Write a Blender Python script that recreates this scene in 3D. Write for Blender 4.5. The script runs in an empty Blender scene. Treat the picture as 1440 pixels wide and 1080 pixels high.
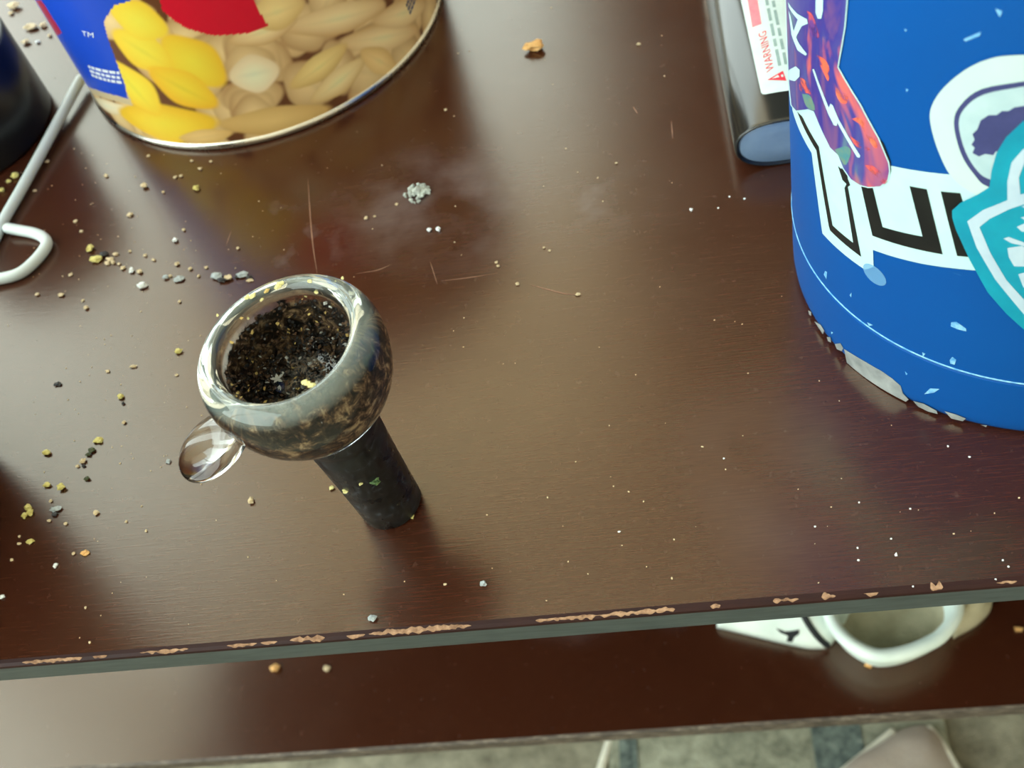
import bpy, bmesh, math, random
import numpy as np
from mathutils import Vector, Matrix, noise
from mathutils.geometry import tessellate_polygon

random.seed(7)
scene = bpy.context.scene
COL = scene.collection
TZ = 0.45          # height of the table top above the floor
CH = 0.18          # camera height above the table top
PITCH, ROLL, FPX = math.radians(52), math.radians(-18), 1600.0

# ------------------------------------------------------------------ camera
_c, _s = math.cos(PITCH), math.sin(PITCH)
FW = Vector((0, _c, -_s)); _rt = Vector((1, 0, 0)); _up = _rt.cross(FW)
RT = _rt * math.cos(ROLL) + _up * math.sin(ROLL)
UP = -_rt * math.sin(ROLL) + _up * math.cos(ROLL)
CAM = Vector((0, 0, TZ + CH))
cd = bpy.data.cameras.new('camera'); cam = bpy.data.objects.new('camera', cd); COL.objects.link(cam)
M = Matrix((RT, UP, -FW)).transposed().to_4x4(); M.translation = CAM
cam.matrix_world = M
cd.sensor_width = 36; cd.lens = 36 * FPX / 1440; cd.clip_start = 0.005; cd.clip_end = 50
cd.dof.use_dof = True; cd.dof.focus_distance = 0.20; cd.dof.aperture_fstop = 30
scene.camera = cam

# ------------------------------------------------------------------ light
SKY = 5.6
w = bpy.data.worlds.new('world'); scene.world = w; w.use_nodes = True
bg = w.node_tree.nodes['Background']
bg.inputs[0].default_value = (0.87, 1.0, 0.96, 1); bg.inputs[1].default_value = SKY
def portal(name, loc, rot, sx, sy):
    l = bpy.data.lights.new(name, 'AREA'); l.shape = 'RECTANGLE'; l.size = sx; l.size_y = sy
    l.cycles.is_portal = True
    o = bpy.data.objects.new(name, l); COL.objects.link(o); o.location = loc; o.rotation_euler = rot
    return o
# room shell; openings in the front and left wall
RX0, RX1, RY0, RY1, RZ = -1.25, 2.3, -1.9, 1.5, 2.8
WF = (-1.18, 0.30, 0.60, 2.65)      # x0 x1 z0 z1 of the front window
WL = (-1.5, 1.42, 0.50, 2.65)       # y0 y1 z0 z1 of the left window
portal('daylight_front', ((WF[0]+WF[1])/2, RY1+0.1, (WF[2]+WF[3])/2), (-math.pi/2, 0, 0), WF[1]-WF[0], WF[3]-WF[2])
portal('daylight_left', (RX0-0.1, (WL[0]+WL[1])/2, (WL[2]+WL[3])/2), (0, -math.pi/2, 0), WL[3]-WL[2], WL[1]-WL[0])
vs = scene.view_settings
scene.display_settings.display_device = 'sRGB'
vs.view_transform = 'Standard'; vs.look = 'None'; vs.gamma = 1; vs.use_curve_mapping = False
vs.exposure = 0.0
scene.cycles.use_denoising = True
scene.cycles.max_bounces = 14; scene.cycles.transmission_bounces = 12; scene.cycles.diffuse_bounces = 5
scene.cycles.sample_clamp_indirect = 6.0

# ------------------------------------------------------------------ geometry helpers
def ray(x, y):
    return ((x - 720) / FPX) * RT + ((540 - y) / FPX) * UP + FW
def at(x, y, z=0.0):
    "point of the photograph on the horizontal plane z above the table top"
    d = ray(x, y); return CAM + d * ((z - CH) / d.z)
def obj(name, me, mat=None, parent=None, smooth=False):
    if isinstance(me, bmesh.types.BMesh):
        bm = me; me = bpy.data.meshes.new(name); bm.to_mesh(me); bm.free()
    o = bpy.data.objects.new(name, me); COL.objects.link(o)
    if mat is not None:
        for m in (mat if isinstance(mat, (list, tuple)) else [mat]): me.materials.append(m)
    if smooth:
        for p in me.polygons: p.use_smooth = True
    if parent is not None: o.parent = parent
    return o
def thing(name, label, cat, loc=(0, 0, 0), rot=(0, 0, 0), group=None):
    o = bpy.data.objects.new(name, None); COL.objects.link(o)
    o.location = loc; o.rotation_euler = rot; o.empty_display_size = 0.01
    o['label'] = label; o['category'] = cat
    if group: o['group'] = group
    return o
def tag(o, label, cat, group=None):
    o['label'] = label; o['category'] = cat
    if group: o['group'] = group
    return o
def struct(o): o['kind'] = 'structure'; return o
def bx(bm, x0, x1, y0, y1, z0, z1, bev=0, seg=2):
    r = bmesh.ops.create_cube(bm, size=1)
    for v in r['verts']:
        v.co = Vector((x0 + (v.co.x + .5) * (x1 - x0), y0 + (v.co.y + .5) * (y1 - y0), z0 + (v.co.z + .5) * (z1 - z0)))
    if bev:
        es = list({e for v in r['verts'] for e in v.link_edges})
        bmesh.ops.bevel(bm, geom=es, offset=bev, segments=seg, affect='EDGES', profile=0.5)
def box(name, dims, mat, parent=None, bev=0, seg=2):
    bm = bmesh.new(); bx(bm, *dims, bev=bev, seg=seg); return obj(name, bm, mat, parent)
def lathe(prof, n=96, closed=False):
    bm = bmesh.new(); rings = []
    for r, z in prof:
        if r < 1e-7: rings.append([bm.verts.new((0, 0, z))])
        else: rings.append([bm.verts.new((r * math.cos(2 * math.pi * k / n), r * math.sin(2 * math.pi * k / n), z)) for k in range(n)])
    pairs = list(zip(rings[:-1], rings[1:]))
    if closed: pairs.append((rings[-1], rings[0]))
    for a, b in pairs:
        for k in range(n):
            j = (k + 1) % n
            if len(a) == 1 and len(b) == 1: continue
            if len(a) == 1: bm.faces.new((a[0], b[j], b[k]))
            elif len(b) == 1: bm.faces.new((a[k], a[j], b[0]))
            else: bm.faces.new((a[k], a[j], b[j], b[k]))
    bmesh.ops.recalc_face_normals(bm, faces=bm.faces)
    return bm
def catmull(pts, n=8):
    pts = [Vector(p) for p in pts]; out = []
    P = [pts[0] * 2 - pts[1]] + pts + [pts[-1] * 2 - pts[-2]]
    for i in range(1, len(P) - 2):
        a, b, c, d = P[i - 1:i + 3]
        for k in range(n):
            t = k / n
            out.append(0.5 * ((2 * b) + (c - a) * t + (2 * a - 5 * b + 4 * c - d) * t * t + (3 * b - a - 3 * c + d) * t ** 3))
    out.append(pts[-1]); return out
def tube(path, rad, n=14):
    "round bar along a path with domed ends"
    path = [Vector(p) for p in path]; bm = bmesh.new(); rings = []
    N = len(path); rr = rad if callable(rad) else (lambda t: rad)
    tan = [(path[min(i + 1, N - 1)] - path[max(i - 1, 0)]).normalized() for i in range(N)]
    u = tan[0].orthogonal().normalized()
    secs = []
    for i in range(N):
        u = (u - tan[i] * u.dot(tan[i])).normalized(); secs.append((path[i], tan[i], u.copy(), rr(i / (N - 1))))
    p0, t0, u0, r0 = secs[0]; p1, t1, u1, r1 = secs[-1]
    pre = [(p0 - t0 * r0 * math.sin(a), t0, u0, r0 * math.cos(a)) for a in (1.35, 1.0, .5)]
    post = [(p1 + t1 * r1 * math.sin(a), t1, u1, r1 * math.cos(a)) for a in (.5, 1.0, 1.35)]
    for p, t, uu, r in pre + secs + post:
        v = t.cross(uu)
        rings.append([bm.verts.new(p + uu * (r * math.cos(2 * math.pi * k / n)) + v * (r * math.sin(2 * math.pi * k / n))) for k in range(n)])
    for a, b in zip(rings[:-1], rings[1:]):
        for k in range(n):
            bm.faces.new((a[k], a[(k + 1) % n], b[(k + 1) % n], b[k]))
    bm.faces.new(rings[0]); bm.faces.new(rings[-1])
    bmesh.ops.recalc_face_normals(bm, faces=bm.faces)
    return bm

# ------------------------------------------------------------------ materials
def lin(c):
    return tuple((v / 255 / 12.92 if v / 255 <= .04045 else ((v / 255 + .055) / 1.055) ** 2.4) for v in c)
class Mat:
    def __init__(s, name, col=(.5, .5, .5), rough=.5, spec=.5, metal=0, **kw):
        s.m = bpy.data.materials.new(name); s.m.use_nodes = True
        s.nt = s.m.node_tree; s.b = s.nt.nodes['Principled BSDF']
        s.b.inputs['Base Color'].default_value = (*col, 1)
        s.b.inputs['Roughness'].default_value = rough; s.b.inputs['Specular IOR Level'].default_value = spec
        s.b.inputs['Metallic'].default_value = metal
        for k, v in kw.items(): s.b.inputs[k.replace('_', ' ')].default_value = v
    def n(s, t, **kw):
        nd = s.nt.nodes.new('ShaderNode' + t)
        for k, v in kw.items():
            if hasattr(nd, k) and not k[0].isupper(): setattr(nd, k, v)
            else: nd.inputs[k].default_value = v
        return nd
    def l(s, a, b): s.nt.links.new(a, b)
    def coord(s, kind='Object', scale=(1, 1, 1), rot=(0, 0, 0), loc=(0, 0, 0)):
        tc = s.n('TexCoord'); mp = s.n('Mapping'); mp.inputs['Scale'].default_value = scale
        mp.inputs['Rotation'].default_value = rot; mp.inputs['Location'].default_value = loc
        s.l(tc.outputs[kind], mp.inputs[0]); return mp.outputs[0]
    def noise(s, vec, scale=5, detail=4, rough=.5, dist=0):
        nd = s.n('TexNoise'); nd.inputs['Scale'].default_value = scale; nd.inputs['Detail'].default_value = detail
        nd.inputs['Roughness'].default_value = rough; nd.inputs['Distortion'].default_value = dist
        s.l(vec, nd.inputs['Vector']); return nd.outputs['Fac']
    def ramp(s, fac, stops, interp='LINEAR'):
        r = s.n('ValToRGB'); e = r.color_ramp.elements; r.color_ramp.interpolation = interp
        while len(e) < len(stops): e.new(.5)
        for el, (p, c) in zip(e, stops):
            el.position = p; el.color = (*c, 1) if len(c) == 3 else c
        s.l(fac, r.inputs[0]); return r.outputs['Color']
    def mix(s, fac, a, b, mode='MIX'):
        m = s.n('Mix', data_type='RGBA', blend_type=mode)
        for val, i in ((fac, 0), (a, 6), (b, 7)):
            if hasattr(val, 'links'): s.l(val, m.inputs[i])
            else: m.inputs[i].default_value = val if i == 0 else (*val, 1)
        return m.outputs[2]
    def math(s, op, a, b=0.0, clamp=False):
        m = s.n('Math', operation=op, use_clamp=clamp)
        for val, i in ((a, 0), (b, 1)):
            if hasattr(val, 'links'): s.l(val, m.inputs[i])
            else: m.inputs[i].default_value = val
        return m.outputs[0]
    def color(s, sock): s.l(sock, s.b.inputs['Base Color'])
    def rough(s, sock): s.l(sock, s.b.inputs['Roughness'])
    def bump(s, h, strength=.3, dist=.001):
        b = s.n('Bump'); b.inputs['Strength'].default_value = strength; b.inputs['Distance'].default_value = dist
        s.l(h, b.inputs['Height']); s.l(b.outputs[0], s.b.inputs['Normal'])
def speckled(name, stops, scale=300, rough=.7, detail=3, bump=.0, spec=.4):
    m = Mat(name, rough=rough, spec=spec); v = m.coord(); f = m.noise(v, scale, detail, .6)
    m.color(m.ramp(f, stops))
    if bump: m.bump(f, bump, .0004)
    return m.m

# ------------------------------------------------------------------ the room
wall_m = speckled('wall_paint', [(.3, lin((228, 216, 198))), (.7, lin((236, 224, 206)))], 6, .85)
ceil_m = speckled('ceiling_paint', [(.3, lin((244, 236, 220))), (.7, lin((248, 241, 226)))], 6, .9)
carpet = Mat('carpet', rough=.95); _v = carpet.coord()
carpet.color(carpet.ramp(carpet.noise(_v, 60, 5, .7), [(.3, lin((96, 92, 76))), (.7, lin((150, 146, 126)))]))
carpet.bump(carpet.noise(_v, 900, 2), .6, .002)
frame_m = speckled('window_paint', [(.3, lin((226, 226, 222))), (.7, lin((232, 232, 228)))], 10, .5)
struct(box('floor', (RX0, RX1, RY0, RY1, -.1, 0), carpet.m))
struct(box('ceiling', (RX0 - .1, RX1 + .1, RY0 - .1, RY1 + .1, RZ, RZ + .1), ceil_m))
struct(box('wall_right', (RX1, RX1 + .1, RY0 - .1, RY1 + .1, -.1, RZ), wall_m))
struct(box('wall_back', (RX0, RX1, RY0 - .1, RY0, -.1, RZ), wall_m))
bm = bmesh.new()
for d in ((RX0, RX1, 0, WF[2]), (RX0, RX1, WF[3], RZ), (RX0, WF[0], WF[2], WF[3]), (WF[1], RX1, WF[2], WF[3])):
    bx(bm, d[0], d[1], RY1, RY1 + .1, d[2], d[3])
struct(obj('wall_front', bm, wall_m))
bm = bmesh.new()
for d in ((RY0 - .1, RY1 + .1, -.1, WL[2]), (RY0 - .1, RY1 + .1, WL[3], RZ), (RY0 - .1, WL[0], WL[2], WL[3]), (WL[1], RY1 + .1, WL[2], WL[3])):
    bx(bm, RX0 - .1, RX0, d[0], d[1], d[2], d[3])
struct(obj('wall_left', bm, wall_m))
def window(name, a0, a1, z0, z1, front):
    bm = bmesh.new(); t = .035
    parts = [(a0, a1, z0, z0 + t), (a0, a1, z1 - t, z1), (a0, a0 + t, z0, z1), (a1 - t, a1, z0, z1), ((a0 + a1) / 2 - t / 2, (a0 + a1) / 2 + t / 2, z0, z1)]
    for p in parts:
        if front: bx(bm, p[0], p[1], RY1 + .02, RY1 + .06, p[2], p[3])
        else: bx(bm, RX0 - .06, RX0 - .02, p[0], p[1], p[2], p[3])
    return struct(obj(name, bm, frame_m))
win1 = window('window_1', *WF, True); window('window_2', *WL, False)
added_blind_m = bpy.data.materials.new('added_blind_fabric'); added_blind_m.use_nodes = True; _nt = added_blind_m.node_tree
_tb = _nt.nodes.new('ShaderNodeBsdfTranslucent'); _tb.inputs[0].default_value = (.86, .66, .44, 1); _df = _nt.nodes['Principled BSDF']; _df.inputs['Base Color'].default_value = (.6, .5, .38, 1); _df.inputs['Roughness'].default_value = .9
_wv = _nt.nodes.new('ShaderNodeTexNoise'); _wv.inputs['Scale'].default_value = 40; _mr = _nt.nodes.new('ShaderNodeMapRange'); _mr.inputs[3].default_value = .2; _mr.inputs[4].default_value = .3
_ms = _nt.nodes.new('ShaderNodeMixShader'); _nt.links.new(_wv.outputs[0], _mr.inputs[0]); _nt.links.new(_mr.outputs[0], _ms.inputs[0]); _nt.links.new(_tb.outputs[0], _ms.inputs[1]); _nt.links.new(_df.outputs[0], _ms.inputs[2]); _nt.links.new(_ms.outputs[0], _nt.nodes['Material Output'].inputs['Surface'])
bm = bmesh.new(); _q = [bm.verts.new(p) for p in ((-.62, RY1 - .01, 1.62), (WF[1] + .03, RY1 - .01, 1.62), (WF[1] + .03, RY1 - .01, 2.68), (-.62, RY1 - .01, 2.68))]; bm.faces.new(_q)
obj('added_blind', bm, added_blind_m, win1)  # unseen blind, added to warm the sheen on the table top
added_door_m = speckled('added_dark_door', [(.3, lin((40, 24, 18))), (.7, lin((52, 32, 24)))], 8, .5)
bm = bmesh.new(); bx(bm, .34, 1.45, RY1 - .04, RY1, 0, 2.25)
for z0, z1 in ((.15, 1.0), (1.15, 2.1)):
    for x0 in (.50, .97): bx(bm, x0, x0 + .38, RY1 - .055, RY1 - .04, z0, z1, .006)
struct(obj('added_door_1', bm, added_door_m))  # out of view; added so the table reflects a dark strip here

# ------------------------------------------------------------------ the table
E0 = at(0, 937); E1 = at(1440, 820)
TD = (E1 - E0); TD.z = 0; TD.normalize(); TN = Vector((-TD.y, TD.x, 0)); TROT = math.atan2(TD.y, TD.x)
TABLE_O = Vector((E0.x, E0.y, 0))
TM = Matrix.Rotation(-TROT, 4, 'Z') @ Matrix.Translation(-TABLE_O)
def tl(p): return TM @ Vector(p)      # world -> table-local
table = thing('coffee_table', 'dark brown lacquered wooden table with worn front edge and lower shelf', 'table', TABLE_O, (0, 0, TROT))
TX0, TX1, TY1 = -.156, .80, .52
TH = .0068
wood = Mat('brown_lacquer', rough=.3, spec=.8)
wood.b.inputs['Specular Tint'].default_value = (1.0, .92, .76, 1)
v = wood.coord('Object', (1, 1, 1)); vg = wood.coord('Object', (9, 120, 30))
big = wood.noise(v, 9, 3, .5); grain = wood.noise(vg, 9, 6, .65, .4); fine = wood.noise(wood.coord('Object', (14, 230, 60)), 12, 4, .65)
base = wood.mix(big, lin((54, 23, 12)), lin((64, 29, 15)))
base = wood.mix(wood.math('MULTIPLY', grain, .45), base, lin((36, 15, 9)))
base = wood.mix(wood.ramp(fine, [(.42, (0, 0, 0)), (.75, (.55, .55, .55))]), base, lin((76, 43, 28)))
# hazy dust film and wiped smears, each with its own outline
def film(m, cx, cy, rx, ry, ang, scale, lo, hi):
    p = tl(at(cx, cy))
    mp = m.coord('Object'); sub = m.n('VectorMath', operation='SUBTRACT'); m.l(mp, sub.inputs[0]); sub.inputs[1].default_value = (p.x, p.y, p.z)
    rt = m.n('VectorRotate', rotation_type='Z_AXIS'); m.l(sub.outputs[0], rt.inputs['Vector']); rt.inputs['Angle'].default_value = ang
    dv = m.n('VectorMath', operation='DIVIDE'); m.l(rt.outputs[0], dv.inputs[0]); dv.inputs[1].default_value = (rx, ry, 1)
    ln = m.n('VectorMath', operation='LENGTH'); m.l(dv.outputs[0], ln.inputs[0])
    soft = m.n('MapRange', interpolation_type='SMOOTHSTEP'); m.l(ln.outputs['Value'], soft.inputs[0])
    soft.inputs[1].default_value = 1.0; soft.inputs[2].default_value = .2; soft.inputs[3].default_value = 0; soft.inputs[4].default_value = 1
    nz = m.noise(mp, scale, 4, .5, .2)
    th = m.n('MapRange', interpolation_type='SMOOTHSTEP'); m.l(nz, th.inputs[0]); th.inputs[1].default_value = lo; th.inputs[2].default_value = hi
    return m.math('MULTIPLY', soft.outputs[0], th.outputs[0])
f1 = film(wood, 610, 290, .034, .026, .3, 70, .30, .85)
f2 = film(wood, 840, 290, .018, .016, .2, 90, .38, .9)
f3 = film(wood, 1090, 660, .024, .030, .0, 30, .25, .95)
f4 = film(wood, 420, 330, .02, .02, .0, 120, .5, .8)
dust = wood.math('ADD', wood.math('ADD', f1, f2), wood.math('ADD', wood.math('MULTIPLY', f3, .35), wood.math('MULTIPLY', f4, .6)), True)
base = wood.mix(wood.math('MULTIPLY', dust, .30), base, lin((150, 140, 142)))
# general fine dusting all over
gd = wood.ramp(wood.noise(v, 420, 4, .7), [(.62, (0, 0, 0)), (.80, (1, 1, 1))])
base = wood.mix(wood.math('MULTIPLY', gd, .10), base, lin((170, 160, 150)))
wood.color(base)
rr = wood.n('MapRange'); wood.l(wood.noise(v, 45, 5, .6), rr.inputs[0]); rr.inputs[3].default_value = .16; rr.inputs[4].default_value = .26
wood.rough(wood.math('ADD', rr.outputs[0], wood.math('MULTIPLY', dust, .07)))
wood.bump(fine, .10, .0002)
edge_m = Mat('dark_edge_band', rough=.45, spec=.5)
edge_m.color(edge_m.ramp(edge_m.noise(edge_m.coord('Object', (12, 60, 120)), 10, 4, .6), [(.3, lin((50, 58, 58))), (.7, lin((70, 79, 78)))]))
lip_m = Mat('dark_lacquer_lip', rough=.55, spec=.25)
lip_m.color(lip_m.ramp(lip_m.noise(lip_m.coord('Object', (20, 60, 60)), 4, 4), [(.3, lin((34, 10, 9))), (.7, lin((44, 15, 12)))]))
chip_m = speckled('bare_wood', [(.3, lin((112, 80, 58))), (.7, lin((176, 140, 110)))], 900, .8)
# top board: flat face with a rolled front lip
def sweep(name, prof, x0, x1, mat, parent, nx=1):
    bm = bmesh.new(); rows = []
    for i in range(nx + 1):
        x = x0 + (x1 - x0) * i / nx; rows.append([bm.verts.new((x, y, z)) for y, z in prof])
    k = len(prof)
    for a, b in zip(rows[:-1], rows[1:]):
        for j in range(k): bm.faces.new((a[j], b[j], b[(j + 1) % k], a[(j + 1) % k]))
    bm.faces.new(rows[0]); bm.faces.new(rows[-1]); bmesh.ops.recalc_face_normals(bm, faces=bm.faces)
    return obj(name, bm, mat, parent)
top = sweep('table_top', [(.0013, TZ), (TY1, TZ), (TY1, TZ - TH), (.0013, TZ - TH)], TX0, TX1, wood.m, table)
lip = sweep('edge_lip', [(.0013, TZ), (.0006, TZ - .00015), (.0001, TZ - .0006), (0, TZ - .0012), (.0013, TZ - .0012)], TX0, TX1, lip_m.m, table)
band = sweep('edge_band', [(.0002, TZ - .0012), (.0013, TZ - .0012), (.0013, TZ - TH), (.0002, TZ - TH)], TX0, TX1, edge_m.m, table)
# lower shelf
SHZ = -.20
sy = sum((tl(at(x, y, SHZ)).y for x, y in ((250, 1067), (720, 1045), (1128, 1018), (1440, 995)))) / 4
shelf_wood = wood.m.copy(); shelf_wood.name = 'brown_lacquer_shelf'; shelf_wood.node_tree.nodes['Principled BSDF'].inputs['Specular IOR Level'].default_value = 1.0
shelf = sweep('lower_shelf', [(sy + .001, TZ + SHZ), (TY1 - .03, TZ + SHZ), (TY1 - .03, TZ + SHZ - .006), (sy + .001, TZ + SHZ - .006)], TX0 + .003, TX1 - .02, shelf_wood, table)
worn = Mat('worn_shelf_edge', rough=.6)
worn.color(worn.ramp(worn.noise(worn.coord('Object', (40, 200, 200)), 6, 4, .7), [(.35, lin((46, 36, 30))), (.55, lin((92, 82, 72))), (.72, lin((150, 138, 122)))]))
sweep('shelf_edge', [(sy, TZ + SHZ - .0005), (sy + .001, TZ + SHZ), (sy + .001, TZ + SHZ - .006), (sy, TZ + SHZ - .006)], TX0 + .003, TX1 - .02, worn.m, table)
for lx, ly in ((TX0 + .004, .27), (TX1 - .045, sy + .01), (TX0 + .004, TY1 - .045), (TX1 - .045, TY1 - .045)):
    box('leg', (lx, lx + .03, ly, ly + .03, 0, TZ - TH), lip_m.m, table, .002)
box('added_back_panel', (TX0 + .01, TX1 - .02, TY1 - .03, TY1 - .024, TZ + SHZ, TZ - TH), lip_m.m, table)  # unseen panel added to keep window light off the shelf
box('added_divider', (.27, .276, sy + .04, TY1 - .03, TZ + SHZ, TZ - TH), lip_m.m, table)  # added out of view to darken the right end of the shelf
# chips along the lip: bare wood flakes broken through the lacquer (x, y, length px)
def chip(px, py, ln, hgt, seed, z=TZ, yb=0.0):
    rnd = random.Random(seed); p = tl(at(px, py, z - TZ)); L = ln / 7.0 / 1000; n = max(6, int(ln / 4)); bm = bmesh.new()
    rows = []; n = max(9, int(ln / 2.5)); o_ = rnd.random() * 90
    for i in range(n + 1):
        t = i / n; x = p.x - L / 2 + L * t; e = min(1, math.sin(math.pi * t) * 1.8) ** .7
        g = max(0, .55 + .75 * noise.noise(Vector((x * 900, o_, 0))) + .3 * noise.noise(Vector((x * 2600, o_, 4)))); g2 = max(0, .5 + .8 * noise.noise(Vector((x * 1100, o_, 9))))
        k = e * min(1.1, g); d = e * min(1, g2)
        ytop = .0005 + (hgt - .0005) * k
        prof = [(ytop, z + .00006 if ytop > .0012 else z + .00006 - .00012 * min(1, (.0012 - ytop) / .0007)), (.0005 - .0001 * d, z - .00008 - .00006 * d), (.00046 - .0003 * d, z - .00009 - .00028 * d), (.00044 - .00046 * d, z - .0001 - .0007 * d)]
        rows.append([bm.verts.new((x, yy, zz)) for yy, zz in prof])
    for a, b in zip(rows[:-1], rows[1:]):
        for j in range(3): bm.faces.new((a[j], b[j], b[j + 1], a[j + 1]))
    return obj('wear_chip', bm, chip_m, table)
CHIPS = [(70, 929, 80, .0008), (104, 925, 22, .0007), (140, 923, 20, .0006), (230, 916, 66, .0008), (340, 905, 40, .0007), (378, 903, 22, .0007), (432, 898, 46, .0013), (590, 884, 130, .0013), (500, 893, 24, .0006),
         (770, 870, 30, .0007), (820, 867, 70, .0008), (890, 862, 60, .0010), (935, 857, 24, .0010), (1006, 852, 12, .0009), (1105, 843, 30, .0016), (1165, 838, 16, .0014), (1225, 833, 16, .0006), (1317, 825, 14, .0024), (1416, 818, 22, .0008)]
for i, (x, y, l_, h_) in enumerate(CHIPS): chip(x, y, l_, h_, i)
# scratches in the lacquer
scr_m = speckled('scratched_lacquer', [(.3, lin((120, 84, 66))), (.7, lin((158, 122, 100)))], 400, .6)
def scratch(pts, wmm=.22):
    P = catmull([at(x, y, .00006) for x, y in pts], 6); bm = bmesh.new(); rows = []
    for i, p in enumerate(P):
        t = (P[min(i + 1, len(P) - 1)] - P[max(i - 1, 0)]).normalized(); s = Vector((-t.y, t.x, 0)) * (wmm / 2000 * math.sin(math.pi * (i + .6) / (len(P) + .2)))
        rows.append((bm.verts.new(tl(p + s)), bm.verts.new(tl(p - s))))
    for a, b in zip(rows[:-1], rows[1:]): bm.faces.new((a[0], b[0], b[1], a[1]))
    obj('scratch', bm, scr_m, table)
for pts, wd in (([(433, 250), (436, 300), (440, 345), (446, 385)], .25), ([(745, 400), (770, 407), (795, 413), (815, 414)], .28), ([(620, 395), (655, 391), (700, 384)], .16),
                ([(500, 385), (530, 380), (550, 372)], .16), ([(944, 170), (946, 195)], .2), ([(318, 345), (325, 325)], .14), ([(605, 368), (615, 400)], .14), ([(890, 150), (897, 160)], .2)):
    scratch(pts, wd)

# ------------------------------------------------------------------ surfaces that carry print
class VCyl:
    "upright round wall; s = arc length, t = height above the table"
    def __init__(self, c, r, taper=0.0): self.c = Vector((c[0], c[1])); self.r = r; self.tp = taper
    def rad(self, t): return self.r + self.tp * max(t, 0)
    def st(self, x, y):
        d = ray(x, y); D = Vector((d.x, d.y)); R = self.r
        for _ in range(6):
            A = D.dot(D); B = -D.dot(self.c); q = max(B * B - A * (self.c.dot(self.c) - R * R), 0)
            k = (-B - math.sqrt(q)) / A; z = CH + k * d.z; R = self.rad(z)
        h = D * k - self.c
        a = math.atan2(h.y, h.x) - math.atan2(-self.c.y, -self.c.x)
        a = (a + math.pi) % (2 * math.pi) - math.pi
        return a * self.r, z
    def xyz(self, s, t, off=0.0):
        a = s / self.r + math.atan2(-self.c.y, -self.c.x); R = self.rad(t) + off
        return Vector((R * math.cos(a), R * math.sin(a), t))     # local to the axis foot
def wrap(name, polys, surf, off, mat, parent, step=.0016, stpts=False):
    "print: flat outlines laid onto a carrying surface"
    bm = bmesh.new()
    for P in polys:
        Q = [p if stpts else surf.st(*p) for p in P]
        pts = [Vector((q[0], q[1], 0)) for q in Q]
        vs_ = [bm.verts.new(p) for p in pts]
        for tri in tessellate_polygon([pts]):
            try: bm.faces.new([vs_[i] for i in tri])
            except ValueError: pass
    finish(bm, surf, off, step)
    return obj(name, bm, mat, parent, True)
def finish(bm, surf, off, step):
    xs = [v.co.x for v in bm.verts]; s0, s1 = min(xs), max(xs); k = math.floor(s0 / step) + 1
    while k * step < s1:
        bmesh.ops.bisect_plane(bm, geom=bm.verts[:] + bm.edges[:] + bm.faces[:], plane_co=(k * step, 0, 0), plane_no=(1, 0, 0), dist=1e-8); k += 1
    for v in bm.verts: v.co = surf.xyz(v.co.x, v.co.y, off)
    bmesh.ops.recalc_face_normals(bm, faces=bm.faces)
def text_bm(body):
    cu = bpy.data.curves.new('t', 'FONT'); cu.body = body; cu.resolution_u = 2
    o = bpy.data.objects.new('t', cu); COL.objects.link(o); dg = bpy.context.evaluated_depsgraph_get()
    me = bpy.data.meshes.new_from_object(o.evaluated_get(dg)); bpy.data.objects.remove(o); bpy.data.curves.remove(cu)
    bm = bmesh.new(); bm.from_mesh(me); bpy.data.meshes.remove(me); return bm
def lettering(name, body, surf, a, b, c, off, mat, parent, step=.0016):
    "body set with its baseline from pixel a to pixel b and cap height up to pixel c"
    bm = text_bm(body); xs = [v.co.x for v in bm.verts]; x0, x1 = min(xs), max(xs); hgt = max(v.co.y for v in bm.verts)
    A, B, C_ = (Vector(surf.st(*p)) for p in (a, b, c))
    for v in bm.verts:
        q = A + (B - A) * ((v.co.x - x0) / (x1 - x0)) + (C_ - A) * (v.co.y / hgt); v.co = Vector((q.x, q.y, 0))
    finish(bm, surf, off, step); return obj(name, bm, mat, parent, True)

# ------------------------------------------------------------------ peanut can
CC, CR = (-.0348, .2906), .0517
can = thing('peanut_can', 'round tin of peanuts with blue and red label and silver bottom rim', 'can', (CC[0], CC[1], TZ))
csurf = VCyl(CC, CR - .0006)
metal = Mat('tin_rim', lin((205, 200, 188)), .28, .5, 1.0); _v = metal.coord(); metal.rough(metal.ramp(metal.noise(_v, 200, 3), [(.3, (.2, .2, .2)), (.7, (.36, .36, .36))]))
obj('bottom_rim', lathe([(CR - .004, .0012), (CR - .003, 0), (CR - .0006, 0), (CR, .0005), (CR, .0013), (CR - .0003, .0018), (CR - .0012, .0021), (CR - .004, .002)], 160, True), metal.m, can, True)
CANH = .092
obj('top_rim', lathe([(CR - .003, CANH - .002), (CR - .0006, CANH - .002), (CR, CANH - .001), (CR, CANH + .001), (CR - .0008, CANH + .002), (CR - .003, CANH + .002)], 120, True), metal.m, can, True)
lid_m = speckled('blue_plastic_lid', [(.3, lin((20, 60, 170))), (.7, lin((24, 66, 180)))], 50, .4)
obj('lid', lathe([(0, CANH + .004), (CR - .004, CANH + .004), (CR - .003, CANH + .0055), (CR + .0006, CANH + .0055), (CR + .0012, CANH + .0045), (CR + .0012, CANH - .003), (CR + .0004, CANH - .003), (CR + .0004, CANH + .003), (0, CANH + .003)], 120), lid_m, can, True)
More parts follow.
